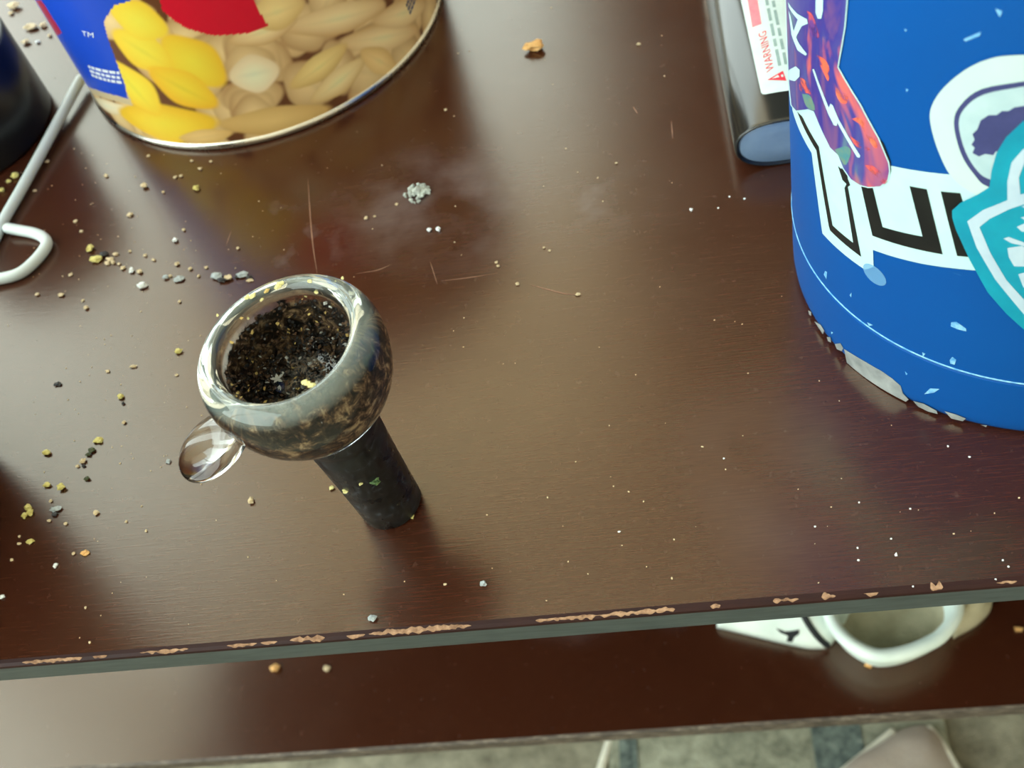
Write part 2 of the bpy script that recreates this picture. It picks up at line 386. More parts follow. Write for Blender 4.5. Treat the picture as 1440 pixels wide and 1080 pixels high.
# printed wall: colour of the print held per vertex (blue field, red panel, picture of shelled peanuts)
def in_poly(x, y, P):
    c = np.zeros(x.shape, bool); j = len(P) - 1
    for i in range(len(P)):
        xi, yi = P[i]; xj, yj = P[j]
        c ^= ((yi > y) != (yj > y)) & (x < (xj - xi) * (y - yi) / (yj - yi + 1e-12) + xi); j = i
    return c
def can_print(S, T):
    rs = np.random.RandomState(3)
    col = np.empty(S.shape + (3,)); col[:] = lin((104, 62, 34))
    def nut(cx, cy, a, b, ang, c1, c2, hl):
        x, y = S - cx, T - cy; u = (x * math.cos(ang) + y * math.sin(ang)) / a; v_ = (-x * math.sin(ang) + y * math.cos(ang)) / b
        v_ = v_ * (1 - .16 * np.cos(u * 3.1)) ; d = np.sqrt(u * u + v_ * v_)
        al = np.clip((1.0 - d) / .14, 0, 1)[..., None]
        sh = np.clip(1 - d, 0, 1) ** .6 * .75 + .25 * np.clip(.5 + .5 * v_ * hl, 0, 1)
        sh = sh[..., None]; c = np.array(lin(c1)) * (1 - sh) + np.array(lin(c2)) * sh
        groove = np.clip(1 - np.abs(v_) / .18, 0, 1) * np.clip(1 - np.abs(u) / .8, 0, 1) * (.22 if hl > 0 else 0)
        c = np.minimum(c * 1.22, .93) * (1 - .5 * groove[..., None]); col[:] = col * (1 - al) + c * al
    # loose background nuts all the way round
    for _ in range(300):
        nut(rs.uniform(-.165, .165), rs.uniform(0, .07), rs.uniform(.0065, .009), rs.uniform(.0042, .0058), rs.uniform(0, 3.14), (150, 104, 58), (232, 204, 148), rs.choice([-1, 1]))
    def pn(x, y, x2, y2, b, c1=(176, 128, 72), c2=(242, 220, 166), hl=1):
        s0, t0 = csurf.st(x, y); s1, t1 = csurf.st(x2, y2)
        nut((s0 + s1) / 2, (t0 + t1) / 2, math.hypot(s1 - s0, t1 - t0) / 2, b / 1000, math.atan2(t1 - t0, s1 - s0), c1, c2, hl)
    for q in ((470, 150, 300, 175, 3.9, (176, 134, 72), (226, 192, 124), -1), (590, 40, 470, 60, 3.4), (600, 5, 520, 30, 3.2), (395, 95, 320, 110, 5.0, (206, 180, 136), (246, 232, 196)),
              (390, 40, 545, 5, 3.6), (320, 60, 420, 25, 3.0), (345, 30, 430, 2, 4.2, (190, 150, 84), (238, 212, 146)), (405, 125, 490, 60, 3.2, (184, 142, 78), (238, 214, 142)),
              (435, 145, 515, 80, 3.2, (184, 142, 78), (244, 224, 168)), (560, 100, 505, 70, 3.0, (190, 148, 86), (238, 206, 142)),
              (130, 140, 185, 152, 2.2, (200, 176, 130), (238, 226, 196)), (150, 180, 240, 196, 2.6, (170, 130, 70), (224, 190, 120)),
              # the deep golden nuts in the middle of the label
              (165, 158, 312, 168, 6.0, (206, 158, 30), (246, 206, 62), -1), (150, 80, 225, 165, 6.2, (214, 168, 34), (250, 214, 70)), (225, 48, 318, 122, 6.0, (216, 168, 36), (250, 210, 66), -1),
              (155, 42, 245, 98, 5.6, (220, 176, 40), (248, 212, 72)), (205, 95, 310, 150, 5.2, (214, 160, 34), (248, 204, 60)), (150, 8, 240, 46, 5.2, (222, 178, 40), (248, 214, 74), -1),
              (250, 195, 330, 185, 2.2, (190, 150, 84), (226, 190, 124))): pn(*q)
    def field(px, c, ext=()):
        P = [csurf.st(*p) for p in px] + list(ext); m = in_poly(S, T, P); col[m] = lin(c)
        return P
    s_l = csurf.st(118, 116)
    wave = [csurf.st(*p) for p in ((121, 119), (135, 126), (150, 131), (168, 135), (180, 139))]
    # pale wave under the blue field
    P = [(s_l[0] - .06, s_l[1] - .002)] + [(a, b - .0022) for a, b in wave] + [(wave[-1][0] + .001, wave[-1][1]), (wave[-1][0], .09), (s_l[0] - .06, .09)]
    col[in_poly(S, T, P)] = lin((206, 186, 148))
    P = [(s_l[0] - .06, s_l[1] - .001)] + wave + [csurf.st(176, 120), csurf.st(163, 85), csurf.st(152, 55), csurf.st(146, 30), csurf.st(160, 8), csurf.st(185, 0), csurf.st(200, -40), (s_l[0] + .02, .09), (s_l[0] - .06, .09)]
    col[in_poly(S, T, P)] = lin((14, 70, 196))
    field([(222, -10), (228, 14), (243, 28), (262, 40), (300, 50), (345, 47), (378, 37), (362, 12), (352, -10), (340, -60), (215, -60)], (214, 12, 44))
    # thin red line low on the blue field
    field([(50, 0), (58, 0), (87, 46), (80, 50)], (170, 30, 70))
    return col
sx = np.concatenate([np.linspace(-math.pi * csurf.r, -.082, 60, endpoint=False), np.linspace(-.082, .082, 440, endpoint=False), np.linspace(.082, math.pi * csurf.r, 61)])
tz = np.concatenate([np.linspace(.0019, .05, 130, endpoint=False), np.linspace(.05, CANH - .001, 24)])
S, T = np.meshgrid(sx, tz); Cc = can_print(S, T)
a0 = math.atan2(-CC[1], -CC[0]); ang = S / csurf.r + a0
V = np.stack([csurf.r * np.cos(ang), csurf.r * np.sin(ang), T], -1).reshape(-1, 3)
ny, nx = S.shape; idx = np.arange(nx * ny).reshape(ny, nx)
F = np.stack([idx[:-1, :-1], idx[:-1, 1:], idx[1:, 1:], idx[1:, :-1]], -1).reshape(-1, 4)
me = bpy.data.meshes.new('printed_wall'); me.from_pydata(V.tolist(), [], F.tolist())
ca = me.color_attributes.new('print', 'FLOAT_COLOR', 'POINT')
ca.data.foreach_set('color', np.concatenate([Cc.reshape(-1, 3), np.ones((nx * ny, 1))], 1).ravel())
pm = Mat('printed_tin', rough=.38, spec=.4); at_ = pm.n('Attribute'); at_.attribute_name = 'print'
pm.color(pm.mix(pm.math('MULTIPLY', pm.noise(pm.coord(), 700, 2), .03), at_.outputs['Color'], (.25, .2, .15)))
wallo = obj('printed_wall', me, pm.m, can, True)
white_ink = speckled('white_ink', [(.3, lin((214, 224, 236))), (.7, lin((236, 240, 244)))], 900, .4)
navy_ink = speckled('navy_ink', [(.3, lin((50, 60, 96))), (.7, lin((84, 96, 130)))], 900, .4)
lettering('trademark_print', 'TM', csurf, (116, 50), (132, 53), (115, 43), .00008, white_ink, can)
def rows_of_dashes(name, surf, a, b, c, rows, off, mat, parent, seed, fill=.62, step=.0016):
    rnd = random.Random(seed); A, B, C_ = (Vector(surf.st(*p)) for p in (a, b, c)); polys = []
    for r in range(rows):
        y0 = (r + .5 - fill / 2) / rows; y1 = (r + .5 + fill / 2) / rows; x = 0
        while x < .97:
            wd = rnd.uniform(.08, .2); x1 = min(x + wd, 1)
            polys.append([tuple(A + (B - A) * u + (C_ - A) * v_) for u, v_ in ((x, y0), (x1, y0), (x1, y1), (x, y1))]); x = x1 + .035
    return wrap(name, polys, surf, off, mat, parent, step, True)
rows_of_dashes('small_print', csurf, (130, 108), (172, 119), (123, 90), 3, .00008, white_ink, can, 4)
rows_of_dashes('small_print', csurf, (577, 22), (588, -10), (570, 6), 3, .00008, navy_ink, can, 5)

# ------------------------------------------------------------------ blue bottle
BC, BR = (.1043, .1331), .0444
bottle = thing('water_bottle', 'scuffed blue metal bottle covered with stickers', 'bottle', (BC[0], BC[1], TZ))
bsurf = VCyl(BC, BR, .022)
BH = .21
blue = Mat('blue_enamel', rough=.5, spec=.22); v = blue.coord()
bcol = blue.mix(blue.noise(v, 30, 4), lin((0, 70, 142)), lin((0, 79, 154)))
sc = blue.ramp(blue.noise(blue.coord('Object', (1, 1, 3)), 160, 5, .75, 1.5), [(.69, (0, 0, 0)), (.74, (1, 1, 1))])
bcol = blue.mix(blue.math('MULTIPLY', sc, .35), bcol, lin((90, 160, 214))); blue.color(bcol)
prof = [(0, .001), (BR - .004, .001), (BR - .002, 0), (BR - .0008, .0004), (BR - .0002, .0016), (BR, .003)]
prof += [(bsurf.rad(z), z) for z in (.006, .010, .0138, .0146)] + [(bsurf.rad(.0149), .0149), (bsurf.rad(.015) - .0003, .0151), (bsurf.rad(.0153) - .0003, .0154), (bsurf.rad(.0156), .0156), (bsurf.rad(.0159), .0159), (bsurf.rad(.0168), .0168)]
prof += [(bsurf.rad(z), z) for z in np.linspace(.02, BH - .03, 12)] + [(BR * .96, BH - .015), (BR * .8, BH), (BR * .62, BH + .008), (BR * .6, BH + .012), (0, BH + .012)]
obj('bottle_body', lathe(prof, 192), blue.m, bottle, True)
cap_m = speckled('black_plastic', [(.3, lin((16, 16, 18))), (.7, lin((26, 26, 28)))], 80, .4)
obj('bottle_cap', lathe([(0, BH + .010), (BR * .66, BH + .010), (BR * .7, BH + .012), (BR * .7, BH + .035), (BR * .66, BH + .038), (0, BH + .038)], 96), cap_m, bottle, True)
seam_m = speckled('pale_scuff_and_highlight', [(.3, lin((60, 140, 205))), (.7, lin((150, 205, 230)))], 700, .5)
obj('seam_ring', lathe([(bsurf.rad(.0156) - .0001, .01545), (bsurf.rad(.0156) + .00012, .01555), (bsurf.rad(.0156) + .00012, .01575), (bsurf.rad(.0157) - .0001, .0159)], 192, True), seam_m, bottle, True)  # pale ring paints in the highlight along the seam groove
st_white = speckled('sticker_white', [(.3, lin((178, 216, 216))), (.7, lin((188, 224, 224)))], 120, .35)
st_black = speckled('sticker_black', [(.3, lin((10, 14, 14))), (.7, lin((22, 26, 24)))], 200, .35)
def z3(pts, o=(1100, 100), k=3.6): return [(o[0] + x / k, o[1] + y / k) for x, y in pts]
def z4(pts): return z3(pts, (1210, 220), 6)
def z5(pts): return z3(pts, (1090, 0), 4.152)
def z6(pts): return z3(pts, (1290, 60), 2.7)
def smooth(px, n=5):
    P = catmull([Vector((x, y, 0)) for x, y in px] + [Vector((px[0][0], px[0][1], 0))], n)
    return [(p.x, p.y) for p in P[:-1]]
let = wrap('letter_sticker', [[(1113.5, 140), (1115, 155), (1142, 215), (1157, 328), (1217, 379), (1229, 375), (1228, 351), (1300, 371), (1343, 377), (1375, 380), (1440, 385), (1500, 383), (1500, 258), (1440, 252), (1337, 245), (1293, 240), (1255, 233), (1215, 225), (1180, 190), (1140, 140), (1125, 130)]], bsurf, .00008, st_white, bottle)
let['label'] = 'white sticker with bold black outline letters'
wrap('letter_outline', [z3([(80, 205), (105, 230), (188, 380), (258, 785), (240, 790), (176, 400), (95, 245)]), z3([(240, 785), (258, 780), (362, 868), (402, 938), (245, 805)]),
     z3([(285, 478), (300, 492), (330, 482), (335, 545), (347, 575), (335, 585), (402, 938), (375, 915), (362, 868), (318, 590), (328, 570), (308, 550)])], bsurf, .00012, st_black, let)
wrap('letter_outline', [z4([(10, 245), (108, 258), (190, 592), (527, 672), (418, 246), (563, 272), (697, 822), (440, 770), (105, 665)])], bsurf, .00012, st_black, let)
wrap('letter_outline', [z4([(680, 290), (845, 305), (1010, 850), (818, 835)])], bsurf, .00012, st_black, let)
wrap('letter_outline', [z4([(1150, 325), (1300, 335), (1500, 860), (1320, 860)])], bsurf, .00012, st_black, let)
# tie-dye sticker
TDP = [(1107, -70), (1107, 0), (1109, 60), (1111, 110), (1114.5, 147), (1121, 155), (1138, 153), (1146, 156), (1155, 178), (1169, 207), (1180, 217), (1187, 235), (1198, 251), (1210, 259), (1222, 262), (1239, 261), (1249, 252), (1251.5, 240), (1250, 228), (1236, 194), (1210, 146), (1179, 94), (1184, 66), (1189, 36), (1192, 0), (1196, -70)]
def grow(P, d):
    n = len(P); out = []
    ar = sum(P[i][0] * P[(i + 1) % n][1] - P[(i + 1) % n][0] * P[i][1] for i in range(n))
    for i in range(n):
        a, b = Vector(P[i - 1]), Vector(P[(i + 1) % n]); t = (b - a).normalized(); nn = Vector((t.y, -t.x)) * (1 if ar > 0 else -1); out.append((P[i][0] + nn.x * d, P[i][1] + nn.y * d))
    return out
wrap('sticker_shadow_edge', [[(1236, 192), (1243, 200), (1253, 226), (1254, 240), (1250, 250), (1246, 240)]], bsurf, .00014, st_black, bottle)
tie = wrap('tie_dye_sticker', [grow(TDP, 1.6)], bsurf, .00017, st_white, bottle); tie['label'] = 'purple and orange marbled sticker with white strokes'
td = Mat('tie_dye_print', rough=.3); v = td.coord('Object', (1, 1, .42), (0.3, .3, 0)); v2 = td.coord('Object', (1, 1, .5), (.3, .2, .4), (.03, .02, .05))
c0 = td.ramp(td.noise(v, 110, 4, .55, 1.2), [(.34, lin((84, 112, 136))), (.43, lin((70, 70, 140))), (.55, lin((58, 52, 136))), (.66, lin((112, 74, 126)))])
c1 = td.mix(td.ramp(td.noise(v2, 95, 3, .5, 1.0), [(.57, (0, 0, 0)), (.66, (.85, .85, .85))]), c0, lin((222, 104, 84)))
td.color(c1)
wrap('marbled_print', [TDP], bsurf, .00020, td.m, tie)
coral = speckled('coral_ink', [(.38, lin((104, 62, 134))), (.46, lin((206, 84, 84))), (.6, lin((230, 104, 78))), (.72, lin((226, 136, 96)))], 190, .3)
for P in ([(245, 315), (300, 345), (325, 400), (318, 470), (290, 420)], [(155, 450), (185, 470), (215, 540), (205, 545), (150, 520)], [(455, 690), (510, 690), (600, 830), (590, 860), (545, 800), (510, 730)],
          [(530, 960), (580, 965), (660, 1040), (640, 1070), (600, 1040)], [(375, 480), (430, 540), (425, 600), (385, 590), (360, 530)], [(445, 790), (500, 830), (560, 865), (545, 875), (480, 850)], [(195, 60), (230, 90), (265, 215), (215, 190)]):
    wrap('coral_patch', [smooth(z5(P), 3)], bsurf, .00023, coral, tie)
_nt = coral.node_tree; _tc = _nt.nodes.new('ShaderNodeTexCoord'); _nz = _nt.nodes.new('ShaderNodeTexNoise'); _nz.inputs['Scale'].default_value = 330; _nz.inputs['Detail'].default_value = 4
_rp = _nt.nodes.new('ShaderNodeValToRGB'); _rp.color_ramp.elements[0].position = .42; _rp.color_ramp.elements[1].position = .54
_nt.links.new(_tc.outputs['Object'], _nz.inputs['Vector']); _nt.links.new(_nz.outputs[0], _rp.inputs[0]); _nt.links.new(_rp.outputs[0], _nt.nodes['Principled BSDF'].inputs['Alpha'])
teal_ink = speckled('dull_teal_ink', [(.3, lin((60, 128, 140))), (.7, lin((120, 140, 110)))], 500, .3)
for P in ([(355, 870), (420, 850), (450, 880), (420, 960), (385, 920)], [(165, 545), (215, 560), (240, 640), (190, 620)]): wrap('teal_patch', [smooth(z5(P), 3)], bsurf, .00022, teal_ink, tie)
for P in ([(226, 400), (236, 400), (322, 625), (332, 602), (345, 610), (378, 690), (505, 905), (500, 916), (486, 912), (372, 712), (368, 730), (352, 728), (318, 660)],
          [(85, 10), (140, 78), (195, 108), (200, 135), (165, 150), (132, 215), (148, 250), (195, 312), (188, 322), (140, 290), (105, 200), (88, 60), (100, 90), (118, 180), (142, 112), (90, 40)],
          [(88, 410), (130, 385), (152, 405), (152, 445), (125, 472), (90, 462)], [(248, -60), (290, -60), (288, 60), (278, 105), (258, 105), (246, 70)]):
    wrap('white_stroke', [z5(P)], bsurf, .00026, st_white, tie)
# pick-shaped sticker with a tree
PK = smooth([(1440, 75), (1401, 78.5), (1364, 93), (1330, 120), (1312, 147), (1310, 171), (1320, 208), (1338, 245), (1364, 267), (1400, 283), (1450, 295), (1510, 285), (1560, 240), (1585, 180), (1570, 120), (1520, 85)], 4)
pick = wrap('tree_sticker', [PK], bsurf, .00030, speckled('sticker_cream', [(.3, lin((182, 206, 202))), (.7, lin((192, 214, 210)))], 60, .35), bottle); pick['label'] = 'white rounded sticker with navy ring and tree'
navy = speckled('navy_print', [(.3, lin((54, 58, 104))), (.7, lin((64, 68, 116)))], 300, .35)
RO = smooth([(1440, 112), (1382, 123), (1353, 145), (1343, 171), (1353, 214), (1372, 244), (1390, 260), (1440, 272), (1500, 258), (1540, 215), (1550, 170), (1520, 128)], 4)
RI = smooth([(1440, 119), (1386, 130), (1359, 149), (1350, 172), (1359, 210), (1376, 238), (1394, 250), (1440, 262), (1494, 250), (1532, 212), (1540, 172), (1514, 136)], 4)
wrap('navy_ring', [RO], bsurf, .00034, navy, pick)
wrap('ring_field', [RI], bsurf, .00037, speckled('pale_grey_print', [(.3, lin((164, 190, 196))), (.7, lin((178, 202, 206)))], 200, .35), pick)
wrap('tree_print', [z6([(460, 225), (405, 233), (372, 238), (350, 252), (325, 252), (305, 268), (275, 268), (245, 288), (232, 322), (214, 340), (222, 362), (210, 380), (222, 392), (214, 412), (238, 425), (262, 415), (292, 420), (302, 405), (330, 412), (330, 450), (315, 490), (365, 490), (370, 440), (460, 430)])], bsurf, .00040, navy, pick)
# teal sticker
TP = [(1440, 167), (1416, 190), (1403, 212), (1396, 236), (1393, 260), (1376, 271), (1353, 282), (1341, 293), (1341, 303), (1346, 320), (1364, 360), (1390, 408), (1416, 438), (1440, 460), (1480, 490), (1530, 470), (1570, 420), (1600, 330), (1590, 250), (1540, 180), (1490, 155)]
teal = Mat('teal_print', rough=.35); _v = teal.coord(); teal.color(teal.ramp(teal.noise(_v, 90, 4, .6), [(.3, lin((0, 128, 156))), (.7, lin((4, 150, 174)))]))
tl_ = wrap('teal_sticker', [TP], bsurf, .00046, teal.m, bottle); tl_['label'] = 'teal sticker with pale outlined petals'
pale = speckled('pale_lilac_print', [(.3, lin((168, 190, 206))), (.7, lin((186, 206, 218)))], 150, .35)
wrap('pale_outline', [[(1440, 206), (1424, 225), (1418, 252), (1418, 278), (1384, 292), (1362, 308), (1375, 345), (1401, 390), (1440, 438), (1470, 465), (1480, 445), (1440, 417), (1416, 390), (1394, 352), (1379, 316), (1394, 304), (1420, 291), (1440, 284), (1500, 275), (1500, 255), (1436, 270), (1434, 246), (1442, 225), (1470, 200)]], bsurf, .00050, pale, tl_)
for P in ([(330, 735), (350, 728), (405, 748), (470, 770), (470, 785), (405, 762), (360, 752)], [(345, 770), (400, 762), (460, 790), (460, 840), (370, 840), (350, 805)], [(385, 870), (420, 860), (480, 890), (480, 930), (405, 920)], [(380, 690), (420, 672), (470, 690), (470, 715), (400, 708)], [(395, 655), (440, 640), (480, 660), (420, 668)], [(398, 612), (450, 600), (480, 620), (420, 625)]):
    wrap('pale_petal', [z6(P)], bsurf, .00050, pale, tl_)
# bare metal where the paint wore off the foot, and small scuffs
bare = Mat('bare_steel', lin((186, 196, 198)), .45, .5, .6); bare.color(bare.ramp(bare.noise(bare.coord(), 260, 4), [(.3, lin((150, 160, 164))), (.7, lin((206, 214, 214)))]))
def zc(pts): return z3(pts, (1080, 320), 3.375)
for i, P in enumerate(([(362, 575), (410, 605), (470, 640), (540, 680), (590, 715), (630, 750), (640, 785), (668, 815), (655, 826), (560, 775), (440, 695), (375, 640)], [(222, 445), (250, 460), (268, 488), (262, 506), (238, 470)], [(318, 552), (345, 548), (358, 572), (350, 586), (328, 576)],
          [(280, 518), (298, 520), (300, 545), (286, 538)], [(690, 822), (740, 835), (800, 868), (806, 884), (760, 872), (712, 848)], [(838, 870), (890, 885), (940, 905), (925, 918), (870, 905)], [(192, 392), (206, 400), (206, 420), (196, 412)], [(1010, 935), (1040, 938), (1035, 946)])):
    wrap('worn_patch', [zc(P)], bsurf, .00006, bare.m, bottle)
for P in ([(870, 448), (895, 446), (940, 478), (942, 492), (900, 482), (868, 468)], [(742, 790), (770, 762), (815, 765), (790, 782)], [(862, 628), (876, 612), (894, 626), (886, 650), (866, 645)], [(272, 205), (282, 210), (278, 245), (266, 222)], [(388, 320), (398, 308), (396, 332)], [(732, 590), (748, 598), (736, 612)],
          [(470, 448), (500, 462), (480, 466)], [(650, 680), (664, 694), (656, 700)], [(300, 492), (310, 498), (302, 506)]):
    wrap('paint_scuff', [zc(P)], bsurf, .00005, seam_m, bottle)
for P in ([(1355, 55), (1380, 44), (1378, 50), (1358, 58)], [(1400, 12), (1410, 15), (1406, 24)], [(1272, 40), (1276, 42), (1273, 44)], [(1274, 124), (1278, 126), (1275, 129)]):
    wrap('paint_scuff', [P], bsurf, .00005, seam_m, bottle)
glue = Mat('clear_glue', lin((120, 180, 226)), .15, .5, 0, Alpha=.55)
bm = bmesh.new(); s0, t0 = bsurf.st(1230, 386)
gp = bmesh.ops.create_circle(bm, cap_ends=True, segments=24, radius=.0021)['verts']
for vv in gp: vv.co.x = vv.co.x * 1.15 + s0; vv.co.y += t0
finish(bm, bsurf, .00009, .0012); obj('glue_spot', bm, glue.m, bottle, True)

# ------------------------------------------------------------------ lighter lying on the table
LW, LHt = .0105, .0063
la = at(1033, 212, LHt); lb = at(993, 0, LHt); ldir = (lb - la); ldir.z = 0; ldir.normalize(); lside = Vector((ldir.y, -ldir.x, 0))
lo = la + lside * LW; lo.z = TZ
LRZ = math.atan2(ldir.y, ldir.x) - math.pi / 2
lighter = thing('lighter', 'dark smoky lighter with white warning label lying on the table', 'lighter', lo, (0, 0, LRZ))
LI = Matrix.Rotation(-LRZ, 3, 'Z')
def oval(a, k=1.0, e=2.4):
    c, s = math.cos(a), math.sin(a); return (LW * k * math.copysign(abs(c) ** (2 / e), c), LHt + LHt * k * math.copysign(abs(s) ** (2 / e), s))
class LSurf:
    def st(self, x, y):
        d = LI @ ray(x, y); p = LI @ (CAM - lo); lo_t, step = .18, .0002
        f = lambda t: (abs((p.x + d.x * t) / LW) ** 2.4 + abs((p.z + d.z * t - LHt) / LHt) ** 2.4) - 1
        t = .18
        while f(t) > 0 and t < .45: t += step
        a_, b_ = t - step, t
        for _ in range(30):
            m_ = (a_ + b_) / 2
            if f(m_) > 0: a_ = m_
            else: b_ = m_
        q = p + d * b_; return q.x, q.y
    def xyz(self, s, t, off=0.0):
        s = max(-LW * .999, min(LW * .999, s)); return Vector((s, t, LHt + LHt * (1 - abs(s / LW) ** 2.4) ** (1 / 2.4) + off))
lsurf = LSurf()
smoke = Mat('smoky_plastic', lin((30, 32, 32)), .16, .6); smoke.color(smoke.ramp(smoke.noise(smoke.coord(), 40, 3), [(.3, lin((22, 24, 24))), (.7, lin((44, 45, 42)))]))
def prism(profs, n=64):
    bm = bmesh.new(); rings = []
    for y, k in profs: rings.append([bm.verts.new((oval(2 * math.pi * i / n, k)[0], y, oval(2 * math.pi * i / n, k)[1])) for i in range(n)])
    for a, b in zip(rings[:-1], rings[1:]):
        for i in range(n): bm.faces.new((a[i], a[(i + 1) % n], b[(i + 1) % n], b[i]))
    bm.faces.new(rings[0]); bm.faces.new(rings[-1]); bmesh.ops.recalc_face_normals(bm, faces=bm.faces); return bm
obj('lighter_body', prism([(.0012, .82), (.0012, .9), (.0002, .93), (0, .96), (.0004, .99), (.0012, 1.0), (.06, 1.0), (.061, .96)]), smoke.m, lighter, True)
basem = speckled('blue_grey_plastic', [(.3, lin((120, 146, 176))), (.7, lin((136, 160, 188)))], 120, .35)
obj('lighter_base', prism([(.0009, .3), (.0006, .86), (.0009, .9), (.0020, .9)]), basem, lighter, True)
obj('lighter_hood', prism([(.061, .9), (.062, .93), (.072, .93), (.074, .86)]), metal.m, lighter, True)
wheel = lathe([(0, -.003), (.0035, -.003), (.0035, .003), (0, .003)], 24); bmesh.ops.rotate(wheel, cent=(0, 0, 0), matrix=Matrix.Rotation(math.pi / 2, 3, 'Y'), verts=wheel.verts); bmesh.ops.translate(wheel, vec=(0, .0745, LHt + .004), verts=wheel.verts)
obj('spark_wheel', wheel, metal.m, lighter)
lab_m = speckled('label_paper', [(.3, lin((196, 214, 212))), (.7, lin((208, 224, 222)))], 200, .45)
red_m = speckled('red_ink', [(.3, lin((214, 40, 60))), (.7, lin((222, 56, 74)))], 500, .45)
pinkm = speckled('pale_red_ink', [(.3, lin((226, 120, 134))), (.7, lin((232, 138, 148)))], 500, .45)
gry_m = speckled('grey_ink', [(.3, lin((132, 156, 154))), (.7, lin((150, 172, 170)))], 500, .45)
s_a, t_a = lsurf.st(1076, 133); s_b, t_b = lsurf.st(1037, 0)
ls0 = (s_a + s_b) / 2; cr = .0008
lp = [(ls0, t_b + .035), (ls0, t_a + cr), (ls0 + cr * .3, t_a + cr * .3), (ls0 + cr, t_a), (LW * .995, t_a), (LW * .995, t_b + .035)]
label = wrap('warning_label', [lp], lsurf, .00006, lab_m, lighter, .0008, True)
lettering('warning_word', 'WARNING', lsurf, (1089, 98), (1077, 43), (1078, 103), .00010, red_m, label, .0008)
wrap('warning_triangle', [[(1079, 113), (1101, 100), (1106, 114)]], lsurf, .00010, red_m, label, .0008)
wrap('warning_mark', [[(1085, 111.5), (1094, 106), (1096, 109)], [(1098, 106), (1101, 105), (1102, 108.5), (1099, 109)]], lsurf, .00013, lab_m, label, .0008)
wrap('red_bar', [[(1058, 39), (1071, 34), (1060, -30), (1046, -30)]], lsurf, .00009, pinkm, label, .0008)
rows_of_dashes('small_print', lsurf, (1110, 90), (1086, -25), (1092, 94), 2, .00010, gry_m, label, 9, .5, .0008)

# ------------------------------------------------------------------ white wire with a hooked end
wire_m = Mat('white_coated_wire', rough=.4, spec=.5); _v = wire_m.coord()
wire_m.color(wire_m.mix(wire_m.ramp(wire_m.noise(_v, 160, 4, .7), [(.66, (0, 0, 0)), (.72, (1, 1, 1))]), lin((204, 214, 212)), lin((150, 120, 104))))
WR = .0014
wp = [at(113, 112, .0030), at(90, 155, .0026), at(60, 211, .0022), at(30, 266, .0018), at(5, 310, WR), at(-12, 345, WR), at(-26, 372, WR), at(-22, 394, WR), at(0, 392, WR), at(28, 384, WR), at(50, 366, WR), at(65, 346, WR), at(62, 335, WR), at(48, 328, WR), at(28, 324, WR), at(12, 321, WR + .0004)]
wb = wp[0].copy()
o = obj('hooked_wire', tube(catmull(wp, 6), WR), wire_m.m, None, True)
tag(o, 'white coated metal wire bent into a hook beside the peanut can', 'wire')

# ------------------------------------------------------------------ black containers
blk = Mat('black_plastic_jar', lin((14, 16, 20)), .35, .5); _v = blk.coord(); blk.color(blk.ramp(blk.noise(_v, 50, 3), [(.3, lin((10, 12, 16))), (.7, lin((22, 24, 28)))]))
def cyl_beside(px, py, r):
    p = at(px, py); d = Vector((p.x, p.y, 0)).normalized(); left = Vector((-d.y, d.x, 0)); return p + left * r
jr = .025; jc = cyl_beside(68, 128, jr)
jar = thing('black_jar', 'black two-tier cylindrical jar beside the hooked wire', 'jar', (jc.x, jc.y, TZ))
obj('jar_body', lathe([(0, 0), (jr - .001, 0), (jr, .001), (jr, .0245), (jr - .0008, .0255), (0, .0255)], 96), blk.m, jar, True)
obj('jar_lid', lathe([(0, .0255), (jr - .0022, .0255), (jr - .0016, .0262), (jr - .0016, .049), (jr - .003, .0505), (0, .0505)], 96), blk.m, jar, True)
tr = .036; tc_ = cyl_beside(-26, 606, tr)
tum = thing('black_tumbler', 'tall black tapered tumbler standing on the table beside the herb scatter', 'tumbler', (tc_.x, tc_.y, TZ))
obj('tumbler_body', lathe([(0, 0), (tr - .004, 0), (tr - .002, .002), (tr, .03), (tr - .005, .10), (tr - .007, .10), (tr - .008, .01), (0, .01)], 96), blk.m, tum, True)
obj('tumbler_lid', lathe([(0, .099), (tr - .004, .099), (tr - .004, .104), (tr - .009, .110), (0, .110)], 96), blk.m, tum, True)

# ------------------------------------------------------------------ glass bowl
GC = Vector((-.02897, .12249, TZ))
pipe = thing('glass_bowl_piece', 'clear thick glass pipe bowl with charred contents on a black stem', 'pipe bowl', GC, (0, math.radians(-3.5), 0))
glass = Mat('clear_glass', (1, 1, 1), .0, .5, 0, Transmission_Weight=1.0, IOR=1.47)
glass.b.inputs['Base Color'].default_value = (.955, .985, .97, 1)
# pale window sheen of the thick rim, mixed into the glass as colour
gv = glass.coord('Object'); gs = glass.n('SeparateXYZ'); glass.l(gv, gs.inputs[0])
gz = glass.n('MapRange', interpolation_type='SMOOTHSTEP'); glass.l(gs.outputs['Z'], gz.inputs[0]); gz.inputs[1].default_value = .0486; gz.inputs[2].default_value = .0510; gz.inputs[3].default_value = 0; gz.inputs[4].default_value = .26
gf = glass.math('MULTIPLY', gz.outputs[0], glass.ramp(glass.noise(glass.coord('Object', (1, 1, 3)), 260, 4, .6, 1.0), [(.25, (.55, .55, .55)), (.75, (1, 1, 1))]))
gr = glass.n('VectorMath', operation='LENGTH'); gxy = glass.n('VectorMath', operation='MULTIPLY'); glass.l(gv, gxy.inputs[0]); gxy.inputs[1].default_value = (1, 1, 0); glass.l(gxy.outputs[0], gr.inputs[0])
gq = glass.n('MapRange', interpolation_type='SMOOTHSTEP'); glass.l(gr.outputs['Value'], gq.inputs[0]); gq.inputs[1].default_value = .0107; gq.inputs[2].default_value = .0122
gf = glass.math('MULTIPLY', gf, gq.outputs[0])
